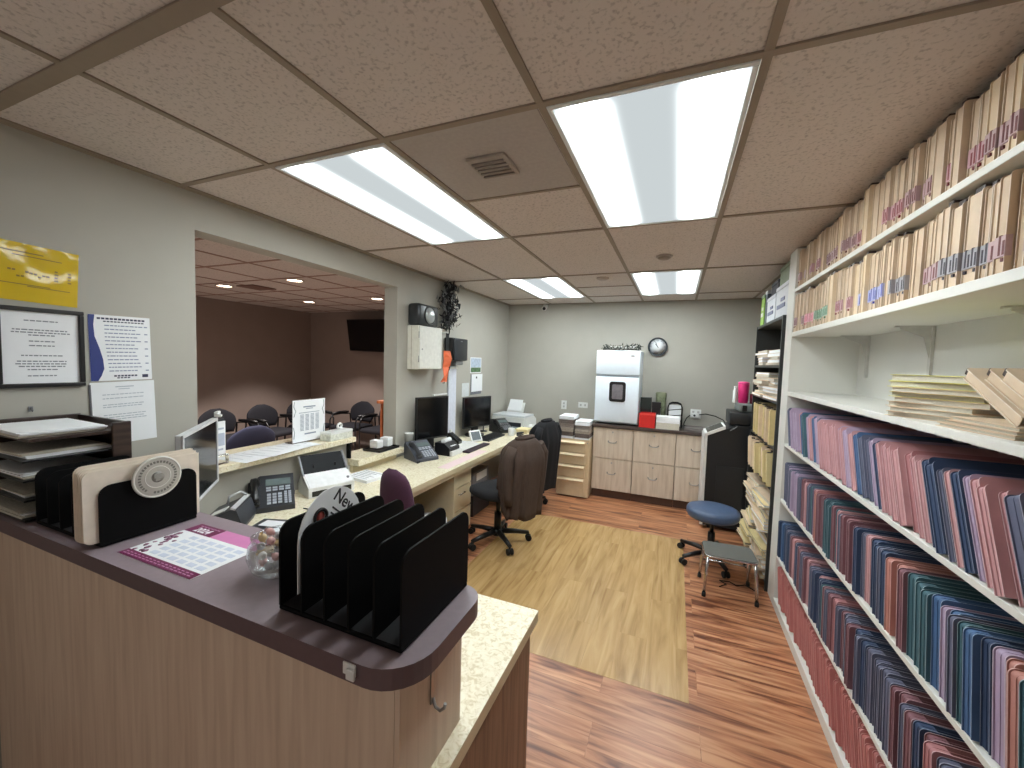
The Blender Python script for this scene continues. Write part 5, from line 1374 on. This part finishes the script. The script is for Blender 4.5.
# boxes on top of the bookcase
GRN = mat('box_lime', (150, 186, 88), .5, var=.25, scale=20); GRY = mat('box_sage', (126, 138, 112), .6, var=.1); BWH = mat('box_white', (206, 208, 212), .6, var=.04)
def carton(label, x0, x1, y0, y1, h, m, lidm, z=qz+.0006, mark=None):
    t = thing('carton', label, 'box', ((x0+x1)/2, (y0+y1)/2, z), 0, 'cartons on top of the bookcase'); a, b_ = (x1-x0)/2, (y1-y0)/2
    part('box', MB().box(-a, a, -b_, b_, 0, h-.03, .003), m, t); part('lid', MB().box(-a-.003, a+.003, -b_-.003, b_+.003, h-.0295, h, .003), lidm, t)
    if mark:
        g = MB(); g.box(-a-.0045, -a-.0005, -b_*.6, b_*.7, h*.30, h*.42); g.box(-a-.0045, -a-.0005, -b_*.5, b_*.1, h*.5, h*.6); part('printed_mark', g, mark, t)
carton('lime green and white carton at the far end of the bookcase top', 1.745, 2.05, 2.98, 3.12, .28, GRN, GRY, mark=WHITE_P)
carton('slim dark grey carton beside the lime one on the bookcase top', 1.75, 2.05, 2.89, 2.965, .30, mat('box_slate', (84, 90, 98), .5), BWH)
carton('white printed carton in the middle of the bookcase top', 1.75, 2.05, 2.56, 2.875, .22, BWH, BWH, mark=mat('box_mark', (120, 124, 150), .6))
carton('white carton nearest the end panel on the bookcase top', 1.75, 2.05, 2.16, 2.54, .25, BWH, BWH, mark=mat('box_mark', (120, 124, 150), .6))
carton('dark carton stacked on the middle white carton', 1.77, 2.03, 2.60, 2.85, .12, mat('box_dark', (58, 56, 62), .6), mat('box_dark', (58, 56, 62), .6), qz+.2215)
carton('sage green carton stacked on the nearest white carton', 1.76, 2.04, 2.18, 2.50, .145, GRY, GRY, qz+.2515)

# ------------------------------------------------------------------ stool and step stool
t = thing('rolling_stool', 'round blue vinyl rolling stool with a black star base', 'stool', (1.385, 2.47, .0018))
BLU = mat('blue_vinyl', (74, 92, 122), .4, var=.05)
part('seat', MB().lathe([(0, .375), (.16, .375), (.192, .381), (.203, .402), (.203, .432), (.196, .448), (.17, .457), (.08, .461), (0, .462)], seg=40), BLU, t)
part('seat_ring', MB().lathe([(.0, .358), (.14, .358), (.145, .3735), (0, .3745)], seg=32), BLACK_P, t)
part('gas_lift', MB().cyl((0, 0, .10), (0, 0, .25), .028, None, 16).cyl((0, 0, .25), (0, 0, .358), .016, None, 12), BLACK_P, t)
part('height_lever', MB().tube([(0, 0, .355), (-.06, -.10, .345), (-.075, -.13, .34)], .006, 6), CHROME, t)
part('hub', MB().lathe([(0, .055), (.04, .055), (.042, .09), (.03, .105), (0, .108)], seg=16), BLACK_P, t)
for i in range(5):
    a = 2.55+2*PI*i/5; ca, sa = math.cos(a), math.sin(a)
    arm = part('base_arm', MB().tube([(.03*ca, .03*sa, .085), (.15*ca, .15*sa, .08), (.27*ca, .27*sa, .068)], [.022, .02, .016], 8), BLACK_P, t)
    c = MB(); px, py = .27*ca, .27*sa
    for s_ in (-1, 1): c.cyl((px-sa*.008*s_, py+ca*.008*s_, .025), (px-sa*.024*s_, py+ca*.024*s_, .025), .0245, None, 14)
    c.cyl((px, py, .028), (px, py, .068), .008, None, 8)
    part('caster', c, RUBBER, arm)
t = thing('step_stool', 'small step stool with grey ribbed top and chrome legs', 'step stool', (1.462, 2.02, .0006), math.radians(3))
part('platform', MB().prism(rrect(-.165, .165, -.125, .125, .035, 5), .288, .300, 'z'), mat('ribbed_rubber', (98, 98, 92), .8, var=.2, scale=40, stretch=(1, 30, 1)), t)
part('rim', MB().tube([(x, y, .287) for x, y in rrect(-.163, .163, -.123, .123, .034, 5)], .0095, 8, closed=True), CHROME, t)
for (sx, sy) in ((-1, -1), (1, -1), (1, 1), (-1, 1)):
    l_ = part('leg', MB().tube([(sx*.148, sy*.112, .285), (sx*.158, sy*.125, .15), (sx*.166, sy*.137, .012)], .0105, 10), CHROME, t)
    part('rubber_foot', MB().cyl((sx*.1665, sy*.1375, .0005), (sx*.1655, sy*.1365, .03), .014, .013, 12), RUBBER, l_)
part('brace', MB().tube([(-.158, .128, .15), (.158, .128, .15)], .006, 8), CHROME, t)
single('floor_cable', MB().tube([(1.42, 2.05, .006), (1.47, 2.11, .005), (1.43, 2.15, .005), (1.50, 2.16, .005), (1.54, 2.12, .005), (1.60, 2.16, .005), (1.66, 2.10, .005)], .004, 6), RUBBER, 'thin dark cable coiled on the floor under the step stool', 'cable')

# ------------------------------------------------------------------ waiting room
def guest_chair(label, loc, rz, fab, first=None):
    if first: return dup(first, loc, (0, 0, rz), label)
    t = thing('waiting_chair', label, 'chair', loc, rz, 'waiting room chairs')
    b = MB(); arc_pad(b, -.22, .038, lambda u: .265*(.8+.2*math.sin(PI*min(1, u*1.1)))*(1 if u < .6 else math.sqrt(max(.04, 1-((u-.6)/.42)**2))), .50, .845, .05, .16, 12, 20)
    part('backrest', b, fab, t)
    part('seat', MB().box(-.22, .26, -.255, .255, .40, .475, .030), fab, t)
    for s_ in (-1, 1):
        part('frame_side', MB().tube([(-.27, s_*.275, .01), (-.24, s_*.275, .40), (-.22, s_*.275, .62), (.0, s_*.28, .64), (.18, s_*.28, .63), (.23, s_*.275, .56), (.24, s_*.275, .01)], .013, 8), BLACK_P, t)
        part('armrest', MB().tube([(-.18, s_*.28, .655), (.02, s_*.282, .662), (.18, s_*.28, .650)], [.018, .024, .018], 10), BLACK_P, t)
    part('seat_rail', MB().box(-.22, .24, -.262, -.257, .41, .44).box(-.22, .24, .257, .262, .41, .44), BLACK_P, t)
    part('back_bracket', MB().tube([(-.18, -.1, .41), (-.285, -.1, .44), (-.31, -.1, .62)], .012, 6).tube([(-.18, .1, .41), (-.285, .1, .44), (-.31, .1, .62)], .012, 6), BLACK_P, t)
    return t
KC = mat('charcoal_fabric', (24, 24, 32), .9, var=.15, scale=200)
g1 = guest_chair('dark waiting chair against the far left wall, largest seen left of the sign', (-4.62, 3.02, 0), math.radians(4), KC)
guest_chair('dark waiting chair half hidden behind the near monitor', (-4.62, 2.36, 0), math.radians(4), KC, g1)
guest_chair('dark waiting chair partly hidden behind the white sign', (-4.62, 3.68, 0), 0, KC, g1)
guest_chair('dark waiting chair beyond the patterned box, nearer the corner', (-4.02, 4.02, 0), -PI/2, KC, g1)
guest_chair('dark waiting chair below the television, left of the wooden stand', (-3.38, 4.02, 0), -PI/2, KC, g1)
guest_chair('dark waiting chair right beside the wooden stand', (-2.74, 4.02, 0), -PI/2, KC, g1)
gn = guest_chair('navy waiting chair with its rounded back towards the desk', (-3.46, 1.74, 0), math.radians(176), FAB_N)
t = thing('television', 'black flat television high on the waiting room back wall', 'television', (-3.92, 4.445, 2.03))
T = Matrix.Rotation(math.radians(9), 4, 'X') @ Matrix.Rotation(math.radians(-7), 4, 'Z')
part('housing', MB().box(-.48, .48, -.20, -.155, -.28, .28, .006, T=T), BLACK_P, t); part('screen', MB().box(-.465, .465, -.2035, -.2005, -.262, .265, T=T), mat('tv_screen', (10, 11, 16), .12), t)
part('wall_mount', MB().box(-.10, .10, -.15, -.001, -.10, .08), BLACK_M, t)
t = thing('wooden_stand', 'orange-brown wooden stand seen at the right edge of the opening', 'cabinet', (-1.95, 2.78, 0))
OW = ramp_mat('orange_wood', [(0.35, (142, 76, 40)), (0.5, (168, 94, 52)), (0.66, (186, 112, 66))], 5, (8, 8, .6), .4)
part('side_panel', MB().box(-.24, -.21, -.22, .22, .0005, 1.085, .003), OW, t); part('side_panel', MB().box(.21, .24, -.22, .22, .0005, 1.085, .003), OW, t)
part('top', MB().box(-.27, .27, -.25, .25, 1.0855, 1.12, .004), OW, t); part('shelf', MB().box(-.2095, .2095, -.20, .2, .45, .475), OW, t); part('back_panel', MB().box(-.2095, .2095, .205, .22, .05, 1.08), mat('stand_dark', (34, 22, 18), .6), t)
